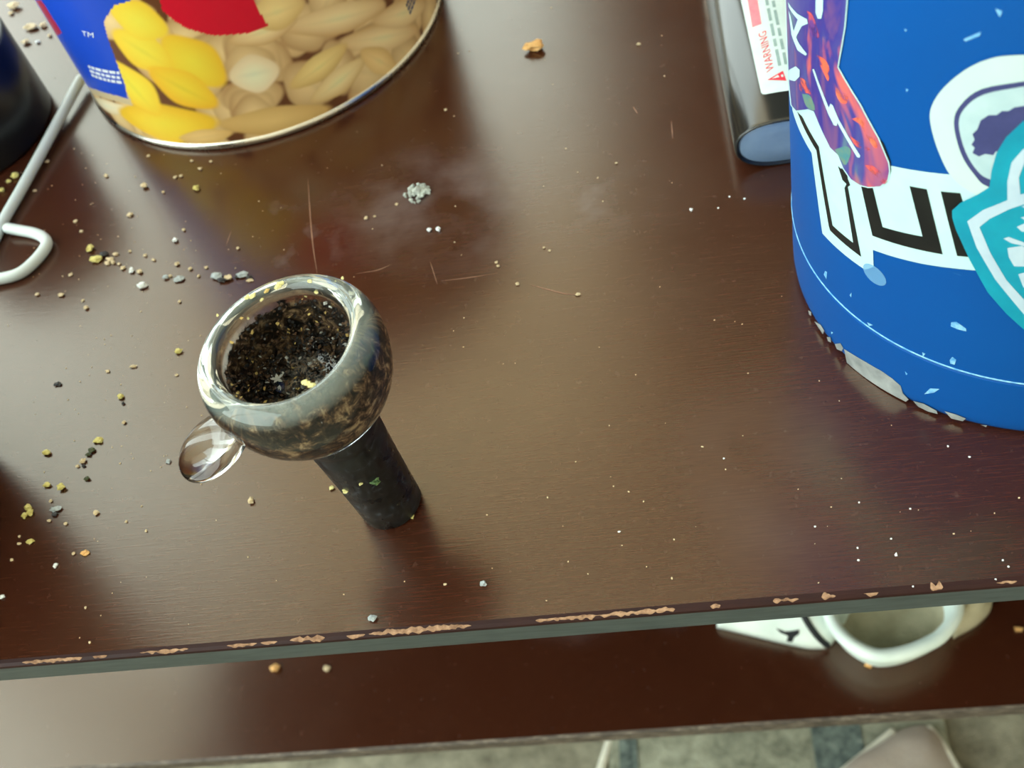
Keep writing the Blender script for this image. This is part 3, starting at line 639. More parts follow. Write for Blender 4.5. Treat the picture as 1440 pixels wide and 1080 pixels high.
rim_sheen_b = glass.n('BsdfPrincipled'); rim_sheen_b.inputs['Base Color'].default_value = (*lin((196, 212, 204)), 1); rim_sheen_b.inputs['Roughness'].default_value = .25
gm = glass.n('MixShader'); glass.l(gf, gm.inputs[0]); glass.l(glass.b.outputs[0], gm.inputs[1]); glass.l(rim_sheen_b.outputs[0], gm.inputs[2])
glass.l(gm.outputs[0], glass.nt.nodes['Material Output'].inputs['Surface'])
mm = lambda L: [(r / 1000, z / 1000) for r, z in L]
def spl(L, n=6):
    P = catmull([Vector((r, z, 0)) for r, z in L], n); return [(max(p.x, 0), p.y) for p in P]
outer = spl([(7.3, 31.6), (9.4, 33.0), (12.0, 35.6), (14.2, 39.4), (15.3, 43.6), (15.5, 46.8), (15.1, 49.2), (14.1, 50.9), (12.6, 51.7), (11.4, 51.2), (10.75, 49.8)], 6)
inner = spl([(10.75, 49.8), (10.75, 47.0), (10.5, 43.5), (9.6, 40.0), (7.4, 37.0), (4.2, 35.3)], 6)
gp = mm([(0, 31.6)] + outer + inner[1:] + [(0, 34.8)])
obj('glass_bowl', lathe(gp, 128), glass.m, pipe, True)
# residue baked onto the cavity wall
res = Mat('charred_residue', rough=.75, spec=.35); v = res.coord()
n1 = res.noise(v, 520, 5, .72, .6); n2 = res.noise(v, 240, 3, .6)
cA = res.ramp(n1, [(.40, lin((12, 9, 7))), (.48, lin((58, 40, 27))), (.55, lin((108, 82, 58))), (.64, lin((176, 148, 112)))])
cB = res.ramp(n1, [(.42, lin((12, 10, 8))), (.56, lin((58, 44, 32))), (.70, lin((140, 124, 104)))])
res.color(res.mix(res.ramp(n2, [(.50, (0, 0, 0)), (.60, (1, 1, 1))]), cA, cB)); res.bump(n1, .8, .0005)
wallp = [(r + .12, z) for r, z in spl([(10.75, 49.7), (10.75, 47.0), (10.5, 43.5), (9.6, 40.0), (7.4, 37.0), (4.2, 35.3)], 8)] + [(0, 34.85)]
bm = lathe(mm(wallp), 128)
sep = res.n('SeparateXYZ'); res.l(v, sep.inputs[0])
hz = res.n('MapRange'); res.l(sep.outputs['Z'], hz.inputs[0]); hz.inputs[1].default_value = .0468; hz.inputs[2].default_value = .0522; hz.inputs[3].default_value = .82; hz.inputs[4].default_value = -.30
res.l(res.ramp(res.math('ADD', hz.outputs[0], res.math('MULTIPLY', res.math('SUBTRACT', res.noise(v, 420, 5, .75), .5), 1.3)), [(.42, (0, 0, 0)), (.52, (1, 1, 1))]), res.b.inputs['Alpha'])
obj('residue_lining', bm, res.m, pipe, True)
# loose char, ash and herb in the cavity
charm = [speckled('char_black', [(.3, lin((8, 8, 8))), (.7, lin((30, 28, 26)))], 900, .7), speckled('char_brown', [(.3, lin((58, 40, 26))), (.7, lin((96, 70, 46)))], 900, .8),
         speckled('ash_grey', [(.3, lin((120, 122, 120))), (.7, lin((190, 190, 182)))], 900, .8), speckled('herb_tan', [(.3, lin((160, 128, 62))), (.7, lin((206, 182, 110)))], 900, .7)]
bm = bmesh.new(); rnd = random.Random(11)
def flake(bm, p, sz, rnd, mi, nrm=Vector((0, 0, 1))):
    n = rnd.choice((4, 5)); u = Vector((rnd.gauss(0, 1), rnd.gauss(0, 1), rnd.gauss(0, .5))).normalized(); w_ = u.cross(nrm + Vector((rnd.gauss(0, .5), rnd.gauss(0, .5), 0))).normalized(); k = u.cross(w_)
    el = rnd.uniform(.35, .9)
    ring = [bm.verts.new(p + u * (sz * math.cos(6.283 * i / n) * rnd.uniform(.7, 1.1)) + w_ * (sz * el * math.sin(6.283 * i / n) * rnd.uniform(.7, 1.1))) for i in range(n)]
    a = bm.verts.new(p + k * sz * .3); b = bm.verts.new(p - k * sz * .3)
    for i in range(n):
        for tip, fl in ((a, 0), (b, 1)):
            f = bm.faces.new((ring[i], ring[(i + 1) % n], tip) if not fl else (ring[(i + 1) % n], ring[i], tip)); f.material_index = mi
for i in range(2600):
    a = rnd.uniform(0, 6.283); q = math.sqrt(rnd.random())
    if i < 1500:      # floor heap
        r = 9.3 * q; h = 36.8 + (r / 9.3) ** 2 * 4.0 + rnd.uniform(-.3, .7) + .8 * noise.noise(Vector((r * math.cos(a) * .3, r * math.sin(a) * .3, 3)))
        dirx = math.cos(a) * r
        mi = rnd.choices((0, 1, 2, 3), (70, 20, 8, 2))[0]
        if dirx > 3 and math.sin(a) < .2: mi = rnd.choices((0, 1, 2, 3), (55, 6, 38, 1))[0]
    else:             # clinging to the wall
        z = rnd.uniform(39.5, 49.2); r = min(10.6, 7.0 + 3.7 * math.sqrt(max(0, 1 - ((47 - min(z, 47)) / 9.5) ** 2))) - rnd.uniform(.1, .5); h = z
        mi = rnd.choices((0, 1, 2, 3), (40, 46, 4, 10))[0]
        if z > 45 and rnd.random() < .45: continue
    flake(bm, Vector((r * math.cos(a), r * math.sin(a), h)) / 1000, rnd.uniform(.18, .55) / 1000, rnd, mi)
o = obj('char_and_ash', bm, charm, pipe); o['kind'] = 'stuff'
# little star-shaped ash flake and herb bits on the rim
def loc_pipe(px, py, z):
    p = at(px, py, z); Mi = (Matrix.Translation(GC) @ Matrix.Rotation(math.radians(-3.5), 4, 'Y')).inverted(); return Mi @ p
herb_y = speckled('pale_herb', [(.3, lin((190, 178, 110))), (.7, lin((226, 220, 160)))], 900, .7)
herb_g = speckled('green_herb', [(.3, lin((40, 62, 30))), (.7, lin((110, 140, 84)))], 900, .7)
bm = bmesh.new(); c_ = loc_pipe(390, 533, .0395)
for k in range(5):
    a = 6.283 * k / 5 + .3; t = Vector((math.cos(a), math.sin(a), .25)); s = Vector((-math.sin(a), math.cos(a), 0)); L_ = rnd.uniform(.0010, .0017)
    p0 = c_; v4 = [bm.verts.new(p0 + s * .0002), bm.verts.new(p0 + t * L_ * .5 + s * .00028), bm.verts.new(p0 + t * L_), bm.verts.new(p0 + t * L_ * .5 - s * .00028), bm.verts.new(p0 - s * .0002)]
    bm.faces.new(v4)
obj('ash_star', bm, charm[2], pipe)
def bit(name, p, sz, mat, parent, seed, flat=.55, el=1.4, rz=None):
    rnd = random.Random(seed); bm = bmesh.new(); bmesh.ops.create_icosphere(bm, subdivisions=2, radius=1)
    R = Matrix.Rotation(rnd.uniform(0, 6.28) if rz is None else rz, 3, 'Z'); o3 = Vector((rnd.random() * 50, rnd.random() * 50, 0))
    for v_ in bm.verts:
        c = v_.co * (1 + .65 * noise.noise(v_.co * 1.5 + o3) + .4 * noise.noise(v_.co * 3.4 + o3)); v_.co = R @ Vector((c.x * el, c.y, c.z * flat)) * sz
    zm = min(v_.co.z for v_ in bm.verts)
    for v_ in bm.verts: v_.co.z -= zm
    o = obj(name, bm, mat, parent); o.location = p; return o
for i, (x, y, s, zz, m) in enumerate(((348, 420, .6, .0518, herb_y), (356, 417, .7, .0518, herb_y), (376, 410, .55, .0516, charm[3]), (394, 400, .7, .0518, herb_y), (391, 405, .6, .0518, herb_y), (436, 396, .45, .0518, herb_y), (446, 411, .5, .0505, herb_y), (431, 416, .35, .049, herb_y),
                               (369, 422, .4, .051, herb_y), (482, 392, .35, .0515, herb_y), (340, 448, .35, .050, charm[3]), (433, 540, .7, .0512, herb_y), (439, 543, .6, .0512, herb_y), (428, 538, .5, .0512, herb_y), (472, 397, .3, .0517, herb_y), (326, 482, .4, .049, charm[3]), (349, 448, .35, .049, herb_y), (306, 444, .3, .0512, herb_y))):
    bit('herb_bit', loc_pipe(x, y, zz), s * .66 / 1000, m, pipe, 100 + i, .5, 1.5)
# black ground stem
stem_m = Mat('black_ground_glass', rough=.32, spec=.55); v = stem_m.coord('Object', (120, 120, 120))
sm = stem_m.ramp(stem_m.noise(v, 2.4, 4, .6, 2.0), [(.40, lin((8, 10, 12))), (.58, lin((24, 27, 30))), (.72, lin((66, 74, 82)))])
stem_m.color(sm); stem_m.rough(stem_m.ramp(stem_m.noise(v, 2, 3), [(.3, (.2, .2, .2)), (.7, (.45, .45, .45))]))
obj('black_stem', lathe(mm([(0, .3), (4.2, .3), (4.2, 0.0), (5.8, 0), (6.05, .3), (6.2, 6), (6.45, 14), (6.75, 21), (6.9, 24), (6.7, 25.4), (6.8, 26.6), (7.2, 28), (7.1, 28.8), (7.3, 29.8), (7.5, 31.5), (0, 31.5)]), 96), stem_m.m, pipe, True)
def on_stem(px, py, z): return loc_pipe(px, py, z)
for i, (x, y, s, zz, m, fl) in enumerate(((530, 679, .8, .0105, herb_g, .8), (467, 687, .45, .0135, herb_y, .6), (486, 691, .5, .0135, herb_y, .5), (508, 681, .4, .012, herb_y, .5))):
    d = ray(x, y); P0 = loc_pipe(x, y, .05); P1 = loc_pipe(x, y, .0); dd = (P1 - P0)
    for k in range(400):
        q = P0 + dd * k / 400; rs_ = .00605 + (q.z) * .035
        if math.hypot(q.x, q.y) < rs_: break
    bit('herb_bit', q, s / 1000, m, pipe, 200 + i, fl, 1.1)
# flat glass thumb handle
hc = loc_pipe(301, 626, .0370); hin = loc_pipe(336, 598, .0385)
hd = (hc - Vector((0, 0, hc.z))); hd.z = 0; hd.normalize(); hs = Vector((-hd.y, hd.x, 0)); ht = (hd * .97 + Vector((0, 0, -.22))).normalized(); hn = ht.cross(hs).normalized()
if hn.z < 0: hn = -hn
bm = bmesh.new(); bmesh.ops.create_uvsphere(bm, u_segments=40, v_segments=24, radius=1)
for v_ in bm.verts:
    x, y, z = v_.co; k = 1.0 + .10 * x
    v_.co = hc + ht * (x * .0074 - .0002) + hs * (y * .0059 * k) + hn * (z * .0020 * (1 - .15 * x))
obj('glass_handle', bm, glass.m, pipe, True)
bm = bmesh.new(); bmesh.ops.create_uvsphere(bm, u_segments=32, v_segments=16, radius=1)
for v_ in bm.verts:
    x, y, z = v_.co; v_.co = hc - ht * .0062 + ht * (x * .0015) + hs * (y * .0050) + hn * (z * .0030)
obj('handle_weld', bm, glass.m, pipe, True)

# ------------------------------------------------------------------ crumbs on the table
M_tan = speckled('crumb_tan', [(.3, lin((186, 164, 126))), (.7, lin((220, 204, 170)))], 700, .7)
M_yel = speckled('crumb_yellow', [(.3, lin((178, 164, 84))), (.7, lin((222, 214, 140)))], 700, .7)
M_wht = speckled('crumb_white', [(.3, lin((214, 222, 222))), (.7, lin((240, 244, 244)))], 700, .5)
M_gry = speckled('crumb_grey', [(.3, lin((128, 138, 142))), (.7, lin((190, 198, 198)))], 700, .5)
M_drk = speckled('crumb_dark', [(.3, lin((24, 24, 26))), (.7, lin((62, 62, 64)))], 700, .6)
M_grn = speckled('crumb_green', [(.3, lin((48, 56, 36))), (.7, lin((84, 90, 58)))], 700, .7)
M_org = speckled('crumb_orange', [(.3, lin((206, 150, 84))), (.7, lin((232, 190, 126)))], 700, .7)
M_ash = speckled('ash_clump', [(.3, lin((120, 122, 116))), (.5, lin((176, 182, 174))), (.7, lin((214, 226, 218)))], 420, .9, 4, .8)
KIND = {'t': (M_tan, 'tan', 'crumb'), 'y': (M_yel, 'yellowish', 'herb crumb'), 'w': (M_wht, 'white', 'grain'), 'g': (M_gry, 'grey', 'crystal'), 'd': (M_drk, 'dark grey', 'fleck'), 'n': (M_grn, 'dark green', 'herb fleck'), 'o': (M_org, 'orange tan', 'crumb')}
def crumb(x, y, wd, hg, k, label=None, group=None, seed=0, name=None, z=0.0, flat=.6):
    p = at(x, y, z); dist = (p - CAM).length; mmp = dist / FPX
    m, cn, kn = KIND[k]; sz = (wd + hg) / 4 * mmp * (.72 if k == 'w' and wd + hg < 11 else 1); el = max(.7, min(1.8, wd / max(hg, 1)))
    rz = TROT if wd != hg else None
    o = bit(name or {'w': 'white_grain', 'g': 'grey_crystal'}.get(k, 'crumb'), p, sz * (.80 if el > 1 else .86), m, None, seed, flat, el, rz)
    tag(o, label, {'w': 'grain', 'g': 'crystal'}.get(k, 'crumb'), group); return o
ZONES = [  # (label phrase, group, list)
 ('above', [(21, 11, 14, 10, 't'), (16, 20, 7, 6, 't'), (45, 40, 18, 6, 't'), (62, 37, 10, 9, 't'), (37, 61, 11, 7, 't'), (54, 60, 7, 6, 'w'), (71, 51, 6, 6, 't')]),
 ('can', [(150, 248, 7, 6, 't'), (204, 263, 11, 10, 't'), (277, 266, 10, 11, 'y'), (247, 250, 6, 5, 't'), (255, 248, 6, 5, 't'), (282, 238, 7, 5, 't'), (270, 227, 5, 4, 't'), (230, 271, 5, 4, 't'), (297, 228, 5, 4, 't'), (209, 220, 5, 4, 't'), (67, 228, 6, 4, 't'), (50, 269, 6, 4, 't')]),
 ('mid', [(183, 303, 9, 7, 't'), (107, 312, 7, 6, 't'), (128, 352, 12, 13, 'y'), (137, 366, 16, 10, 'y'), (147, 359, 12, 8, 'd'), (156, 366, 10, 7, 't'), (163, 358, 8, 5, 't'), (152, 371, 8, 6, 't'), (160, 370, 7, 6, 't'), (168, 372, 6, 5, 't'), (174, 378, 8, 6, 't'), (186, 382, 9, 10, 'w'), (197, 383, 9, 7, 't'), (201, 403, 15, 13, 'w'),
          (234, 391, 9, 8, 'g'), (252, 394, 14, 11, 'g'), (240, 389, 6, 5, 't'), (247, 339, 8, 9, 'w'), (259, 324, 5, 5, 't'), (250, 372, 8, 7, 't'), (268, 379, 7, 6, 't'), (290, 377, 6, 5, 't'), (280, 389, 5, 5, 't'), (306, 390, 16, 11, 'g'), (314, 395, 14, 8, 'd'), (322, 392, 11, 9, 't'), (341, 388, 14, 8, 'g'), (334, 390, 8, 6, 'd'), (351, 391, 8, 6, 'd'), (352, 395, 8, 4, 't'),
          (205, 360, 6, 5, 't'), (217, 366, 6, 5, 't'), (183, 354, 5, 4, 't'), (335, 350, 5, 5, 't')]),
 ('hook', [(53, 415, 6, 5, 't'), (87, 416, 8, 6, 't'), (122, 434, 7, 8, 't'), (117, 423, 5, 4, 't'), (253, 425, 5, 5, 't'), (100, 387, 6, 5, 't'), (115, 326, 5, 5, 't'), (23, 249, 12, 11, 'y'), (13, 256, 7, 6, 'y'), (4, 269, 10, 9, 'y')]),
 ('bowl', [(252, 495, 11, 10, 'y'), (188, 516, 8, 4, 't'), (152, 523, 6, 5, 't'), (249, 528, 5, 4, 't'), (82, 541, 10, 6, 'd'), (171, 559, 10, 11, 'y'), (174, 568, 5, 6, 'd'), (175, 595, 6, 6, 't'), (237, 650, 7, 7, 'g'), (354, 705, 10, 14, 't')]),
 ('left', [(139, 621, 13, 10, 'y'), (66, 638, 12, 8, 'y'), (130, 634, 11, 8, 'n'), (125, 640, 8, 7, 'n'), (117, 650, 10, 8, 't'), (110, 656, 6, 5, 't'), (118, 656, 6, 6, 'd'), (123, 674, 9, 7, 'n'), (67, 683, 11, 8, 'y'), (88, 686, 13, 12, 'y'), (41, 715, 11, 10, 'y'), (44, 722, 10, 10, 'y'), (36, 726, 9, 9, 'y'), (79, 717, 14, 6, 'g'), (78, 724, 9, 7, 'd'), (136, 722, 9, 6, 't'), (72, 705, 5, 5, 't'), (70, 733, 6, 5, 't'), (93, 737, 6, 5, 't'),
           (43, 762, 10, 6, 'y'), (28, 765, 6, 4, 't'), (28, 755, 4, 4, 't'), (120, 778, 11, 7, 'o'), (104, 779, 5, 5, 't'), (79, 796, 7, 9, 'w'), (17, 788, 5, 5, 't'), (4, 840, 8, 7, 'w'), (121, 855, 4, 6, 't'), (127, 904, 4, 4, 't'), (178, 734, 4, 4, 't'), (206, 747, 4, 4, 't')]),
 ('right', [(515, 308, 6, 6, 't'), (698, 370, 5, 5, 't'), (701, 375, 5, 5, 't'), (728, 400, 6, 6, 't'), (813, 415, 7, 5, 't'), (765, 349, 4, 4, 't'), (773, 353, 4, 4, 't'), (1010, 293, 4, 4, 'w'), (972, 296, 5, 7, 'w'), (867, 230, 4, 4, 't'), (898, 63, 6, 5, 't'), (1026, 277, 4, 4, 'w'), (1047, 280, 5, 4, 'w'), (527, 305, 4, 4, 't'), (558, 288, 5, 5, 't'), (627, 155, 5, 5, 't')]),
 ('edge', [(1206, 771, 4, 5, 'w'), (1018, 645, 4, 4, 'w'), (871, 748, 6, 3, 'w'), (1207, 788, 5, 5, 'w'), (1260, 781, 5, 6, 'w'), (1253, 758, 4, 4, 'w'), (1333, 628, 4, 4, 'w'), (1363, 643, 5, 4, 'w'), (1410, 788, 4, 4, 'w'), (1418, 797, 4, 4, 'w'), (1284, 825, 4, 4, 'w'), (626, 822, 5, 4, 't'), (1146, 741, 5, 4, 'w'), (1280, 716, 4, 4, 'w'), (1208, 707, 4, 4, 'w'), (1400, 815, 4, 4, 'w')]),
]
LM = {'can': [(204, 263, 'on the pale streak in front of the can'), (277, 266, 'between the can and the long scratch'), (251, 249, 'paired up close to the can rim'), (60, 250, 'between the white wire and the can'), (285, 232, 'tight against the can rim'), (150, 248, 'on the dark reflection beside the wire'), (230, 271, 'halfway from the can to the scatter')],
      'hook': [(15, 257, 'between the black jar and the wire'), (108, 320, 'between the wire hook and herb lumps'), (118, 428, 'between the wire hook and the bowl'), (253, 425, 'close to the bowl rim'), (53, 415, 'just outside the bend of the hook'), (100, 387, 'beside the tip of the hook bend'), (87, 416, 'a little way off the hook bend')],
      'mid': [(201, 403, 'beside the big white crystal behind the bowl'), (132, 356, 'by the two pale yellow herb lumps'), (252, 394, 'by the flat grey crystal pair'), (312, 392, 'by the dark-tipped crystal near the bowl'), (343, 389, 'by the crystal almost touching the bowl rim'), (247, 339, 'by the lone white grain'), (183, 303, 'between the peanut can and the herb lumps'), (158, 367, 'in the little heap next to the herb lumps'), (212, 362, 'between the heap and the lone white grain')],
      'right': [(540, 300, 'close to the ash clump'), (715, 388, 'at the short scratches behind the bowl'), (1030, 278, 'in front of the lighter base'), (768, 350, 'in the dusty smear behind the bowl'), (985, 295, 'between the lighter and the open table'), (880, 140, 'in the dark strip beside the lighter'), (627, 155, 'just right of the peanut can'), (813, 415, 'at the end of the curved scratch')],
      'edge': [(1206, 775, 'between the two white smears near the edge'), (1018, 645, 'on the open middle of the table'), (1345, 635, 'right in front of the bottle foot'), (1412, 800, 'just behind the chipped edge'), (1284, 825, 'on the dark lip of the table edge'), (871, 748, 'on the open table between stem and bottle'), (626, 822, 'between the stem and the front edge'), (1256, 770, 'between the bottle and the chipped edge'), (1150, 735, 'on the hazy patch below the bottle')],
      'left': [(41, 720, 'by the yellow herb cluster'), (79, 719, 'by the grey flake in the herb scatter'), (125, 640, 'by the dark green flecks'), (112, 778, 'by the orange crumb'), (79, 796, 'by the white grain in the dark reflection'), (30, 765, 'on the dark reflection of the tumbler'), (136, 722, 'at the open side of the herb scatter'), (195, 740, 'between the herb scatter and the stem'), (122, 880, 'between the herb scatter and the front edge'), (80, 685, 'between the herb cluster and dark flecks')]}
def place(zone, x, y):
    if zone not in LM: return PLACE[zone][0]
    return min(LM[zone], key=lambda q: (q[0] - x) ** 2 + (q[1] - y) ** 2)[2]
SHAPE = lambda w_, h_: 'oblong' if w_ / h_ >= 1.35 else ('tall' if h_ / w_ >= 1.25 else 'rounded')
PLACE = {'above': ('between the black jar and the peanut can', 'crumbs between jar and can'), 'can': ('in front of the peanut can rim', 'crumbs in front of the can'), 'mid': ('in the scatter behind the glass bowl', 'scatter behind the glass bowl'),
         'hook': ('around the hooked end of the white wire', 'crumbs around the wire hook'), 'bowl': ('beside the glass bowl and its handle', 'crumbs beside the glass bowl'), 'left': ('in the herb scatter by the dark reflection', 'herb scatter by the dark reflection'),
         'right': ('on the open table behind the bowl', 'specks on the open table'), 'edge': ('between the bottle and the front edge', 'specks towards the front edge')}
sd = 1000
for zone, L_ in ZONES:
    ph, grp = PLACE[zone]
    for (x, y, w_, h_, k) in L_:
        m, cn, kn = KIND[k]; size = 'tiny' if w_ + h_ < 11 else ('small' if w_ + h_ < 19 else 'larger')
        crumb(x, y, w_, h_, k, f'{size} {SHAPE(w_, h_)} {cn} {kn} {place(zone, x, y)}', grp, sd); sd += 1
# singular ones
crumb(752, 70, 26, 15, 'o', 'thick golden peanut chip alone on the table behind the bowl', None, 5001, 'peanut_chip', 0, .8)
crumb(604, 325, 7, 7, 'w', 'one of two round white beads near the grey ash clump', 'white beads near the ash clump', 5002, 'white_bead', 0, .9)
crumb(617, 324, 7, 7, 'w', 'one of two round white beads near the grey ash clump', 'white beads near the ash clump', 5003, 'white_bead', 0, .9)
crumb(680, 822, 12, 11, 'g', 'dull grey bead between the black stem and front edge', None, 5004, 'grey_bead')
crumb(524, 871, 14, 13, 'g', 'grey waxy drop on the table close to the chipped front edge', None, 5005, 'wax_drop')
crumb(580, 726, 5, 14, 'y', 'pale sliver standing against the foot of the black stem', None, 5006, 'herb_sliver', 0, .5)
# ash clump: a crumbly heap
bm = bmesh.new(); rnd = random.Random(5); p0 = at(587, 273)
for i in range(46):
    a = rnd.uniform(0, 6.283); q = math.sqrt(rnd.random()) * .0030; c = Vector((q * math.cos(a), q * math.sin(a), 0)); r_ = rnd.uniform(.0005, .0010) * (1.15 - q / .0045)
    t_ = bmesh.ops.create_icosphere(bm, subdivisions=2, radius=r_, matrix=Matrix.Translation(c + Vector((0, 0, r_ * .6 + .0010 * (1 - q / .0032)))))
    o3 = Vector((i, 2 * i, 0))
    for v_ in t_['verts']: v_.co += Vector((noise.noise(v_.co * 1500 + o3), noise.noise(v_.co * 1500 - o3), noise.noise(v_.co * 1400 + o3))) * .00022; v_.co.z = max(v_.co.z, 0)
o = obj('ash_clump', bm, M_ash); o.location = p0; tag(o, 'crumbly pale grey clump of ash on the dusty table top', 'ash')
# faint dust specks all over the table: too many to count
bm = bmesh.new(); rnd = random.Random(21)
for i in range(300):
    x, y = rnd.uniform(-10, 1450), rnd.uniform(0, 930)
    if rnd.random() < .45: x, y = rnd.gauss(150, 120), rnd.gauss(430, 190)
    if y > 925 - x * .08: continue
    p = at(x, y); q = Vector((p.x, p.y))
    if (q - Vector(CC)).length < CR + .001 or (q - Vector(BC)).length < BR + .001 or (q - Vector((GC.x, GC.y))).length < .008 or (q - Vector((jc.x, jc.y))).length < jr + .001 or (q - Vector((tc_.x, tc_.y))).length < tr + .002: continue
    ll = LI @ (p - lo)
    if abs(ll.x) < LW + .001 and -.001 < ll.y < .08: continue
    s = rnd.uniform(.00006, .00017)
    bmesh.ops.create_icosphere(bm, subdivisions=1, radius=s, matrix=Matrix.Translation(p + Vector((0, 0, s * .6))) @ Matrix.Rotation(rnd.random() * 6, 4, 'Z') @ Matrix.Diagonal((rnd.uniform(1, 1.8), 1, .7, 1)))
o = obj('dust_specks', bm, M_tan); o['kind'] = 'stuff'; tag(o, 'fine pale dust specks strewn over the brown table top', 'dust')

# ------------------------------------------------------------------ on the lower shelf
def shelf_px(x, y): return at(x, y, SHZ)
crumb(388, 941, 14, 11, 'o', 'golden brown crumb on the lower shelf below the stem', None, 6001, 'crumb', SHZ)
crumb(460, 941, 10, 9, 't', 'pale pinkish crumb on the lower shelf below the stem', None, 6002, 'crumb', SHZ)
crumb(1222, 936, 11, 9, 'o', 'tan crumb on the shelf touching the white shoe collar', None, 6003, 'crumb', SHZ)
crumb(1432, 886, 10, 6, 'o', 'tan crumb on the shelf right of the white shoe', None, 6004, 'crumb', SHZ)
# small white shoe: sole, quarters, padded collar round the opening, toe reaching back under the table
shoe_m = Mat('white_leather', rough=.5); _v = shoe_m.coord(); shoe_m.color(shoe_m.ramp(shoe_m.noise(_v, 60, 3), [(.3, lin((206, 222, 216))), (.7, lin((232, 244, 238)))])); shoe_m.bump(shoe_m.noise(_v, 700, 2), .15, .0005)
line_m = Mat('cream_lining', rough=.9); _v = line_m.coord(); line_m.color(line_m.ramp(line_m.noise(_v, 90, 4), [(.3, lin((150, 144, 118))), (.7, lin((190, 184, 156)))])); line_m.bump(line_m.noise(_v, 1200, 2), .5, .0008)
blk_c = speckled('black_trim', [(.3, lin((16, 20, 24))), (.7, lin((34, 38, 42)))], 200, .6)
S0 = shelf_px(1265, 872); 
shoe = thing('white_shoe', 'white shoe with black marks and padded open collar on the lower shelf', 'shoe', (S0.x, S0.y, TZ + SHZ + .0004), (0, 0, math.radians(20)))
SI = Matrix.Rotation(-math.radians(20), 4, 'Z') @ Matrix.Translation(-Vector((S0.x, S0.y, TZ + SHZ)))
def dome(name, pts, height, mat, parent, inv, levels=9, power=.5, sub=6, wob=0.0):
    "soft cushion-like shell over a footprint"
    P = catmull(list(pts) + [pts[0]], sub)[:-1]; c = sum(P, Vector()) / len(P); bm = bmesh.new(); rings = []
    for k in range(levels):
        t = k / levels; s = math.cos(t * math.pi / 2) ** power; h = height * math.sin(t * math.pi / 2)
        ring = []
        for p in P:
            q = c + (p - c) * s + Vector((0, 0, h)); 
            if wob: q += Vector((noise.noise(q * 40), noise.noise(q * 40 + Vector((9, 0, 0))), noise.noise(q * 60) * min(1, t * 3))) * wob
            ring.append(bm.verts.new(inv @ q))
        rings.append(ring)
    tip = bm.verts.new(inv @ (c + Vector((0, 0, height)))); n = len(P)
    for a, b in zip(rings[:-1], rings[1:]):
        for i in range(n): bm.faces.new((a[i], a[(i + 1) % n], b[(i + 1) % n], b[i]))
    for i in range(n): bm.faces.new((rings[-1][i], rings[-1][(i + 1) % n], tip))
    bm.faces.new(rings[0]); bmesh.ops.recalc_face_normals(bm, faces=bm.faces)
    return obj(name, bm, mat, parent, True)
CZ = SHZ + .015
ring_px = [(1162, 850), (1174, 882), (1198, 907), (1230, 922), (1262, 921), (1294, 911), (1325, 893), (1345, 860), (1336, 825), (1290, 800), (1230, 795), (1180, 815)]
ring = catmull([at(x, y, CZ) for x, y in ring_px + ring_px[:1]], 7)
RC = sum(ring[:-1], Vector()) / (len(ring) - 1)
def closed_tube(P, rad, n=14):
    bm = bmesh.new(); N = len(P); rows = []
    for i in range(N):
        t = (P[(i + 1) % N] - P[i - 1]).normalized(); u = Vector((t.y, -t.x, 0)).normalized(); w_ = t.cross(u)
        rows.append([bm.verts.new(SI @ (P[i] + u * rad * math.cos(6.283 * k / n) + w_ * rad * 1.15 * math.sin(6.283 * k / n))) for k in range(n)])
    for i in range(N):
        a, b = rows[i], rows[(i + 1) % N]
        for k in range(n): bm.faces.new((a[k], a[(k + 1) % n], b[(k + 1) % n], b[k]))
    bmesh.ops.recalc_face_normals(bm, faces=bm.faces); return bm
def skirt(P, offs):
    "rings hung below the collar: (scale about the middle, height above the shelf)"
    bm = bmesh.new(); rows = []
    for s, z in offs:
        rows.append([bm.verts.new(SI @ Vector((RC.x + (p.x - RC.x) * s, RC.y + (p.y - RC.y) * s, TZ + SHZ + z))) for p in P])
    for a, b in zip(rows[:-1], rows[1:]):
        for i in range(len(P)): bm.faces.new((a[i], a[(i + 1) % len(P)], b[(i + 1) % len(P)], b[i]))
    return bm, rows
obj('padded_collar', closed_tube(ring[:-1], .0023), shoe_m.m, shoe, True)
bm, rows = skirt(ring[:-1], [(1.03, .015), (1.02, .010), (.94, .004), (.84, 0)]); bmesh.ops.recalc_face_normals(bm, faces=bm.faces); obj('heel_quarter', bm, shoe_m.m, shoe, True)
bm, rows = skirt(ring[:-1], [(.99, .0155), (.93, .013), (.84, .0085)]); bmesh.ops.recalc_face_normals(bm, faces=bm.faces); obj('inner_band', bm, shoe_m.m, shoe, True)
bm, rows = skirt(ring[:-1], [(.84, .0085), (.78, .005), (.70, .002)]); bm.faces.new(rows[-1]); bmesh.ops.recalc_face_normals(bm, faces=bm.faces); obj('shoe_lining', bm, line_m.m, shoe, True)
toe_px = [(1008, 884), (1050, 894), (1100, 906), (1145, 914), (1172, 905), (1200, 850), (1190, 790), (1120, 770), (1050, 790), (1010, 840)]
toe = dome('toe_upper', [at(x, y, SHZ) for x, y in toe_px], .016, shoe_m.m, shoe, SI, power=.7)
dome('heel_tab', [at(x, y, SHZ) for x, y in ((1340, 900), (1375, 880), (1394, 855), (1385, 825), (1350, 820), (1330, 850))], .012, line_m.m, shoe, SI, power=.6)
sole_px = [(1008, 884), (1100, 907), (1170, 920), (1228, 926), (1300, 915), (1350, 890), (1360, 840), (1250, 790), (1100, 770), (1020, 815)]
from mathutils.bvhtree import BVHTree
tm = toe.data; bv = BVHTree.FromPolygons([SI.inverted() @ v_.co for v_ in tm.vertices], [tuple(p.vertices) for p in tm.polygons])
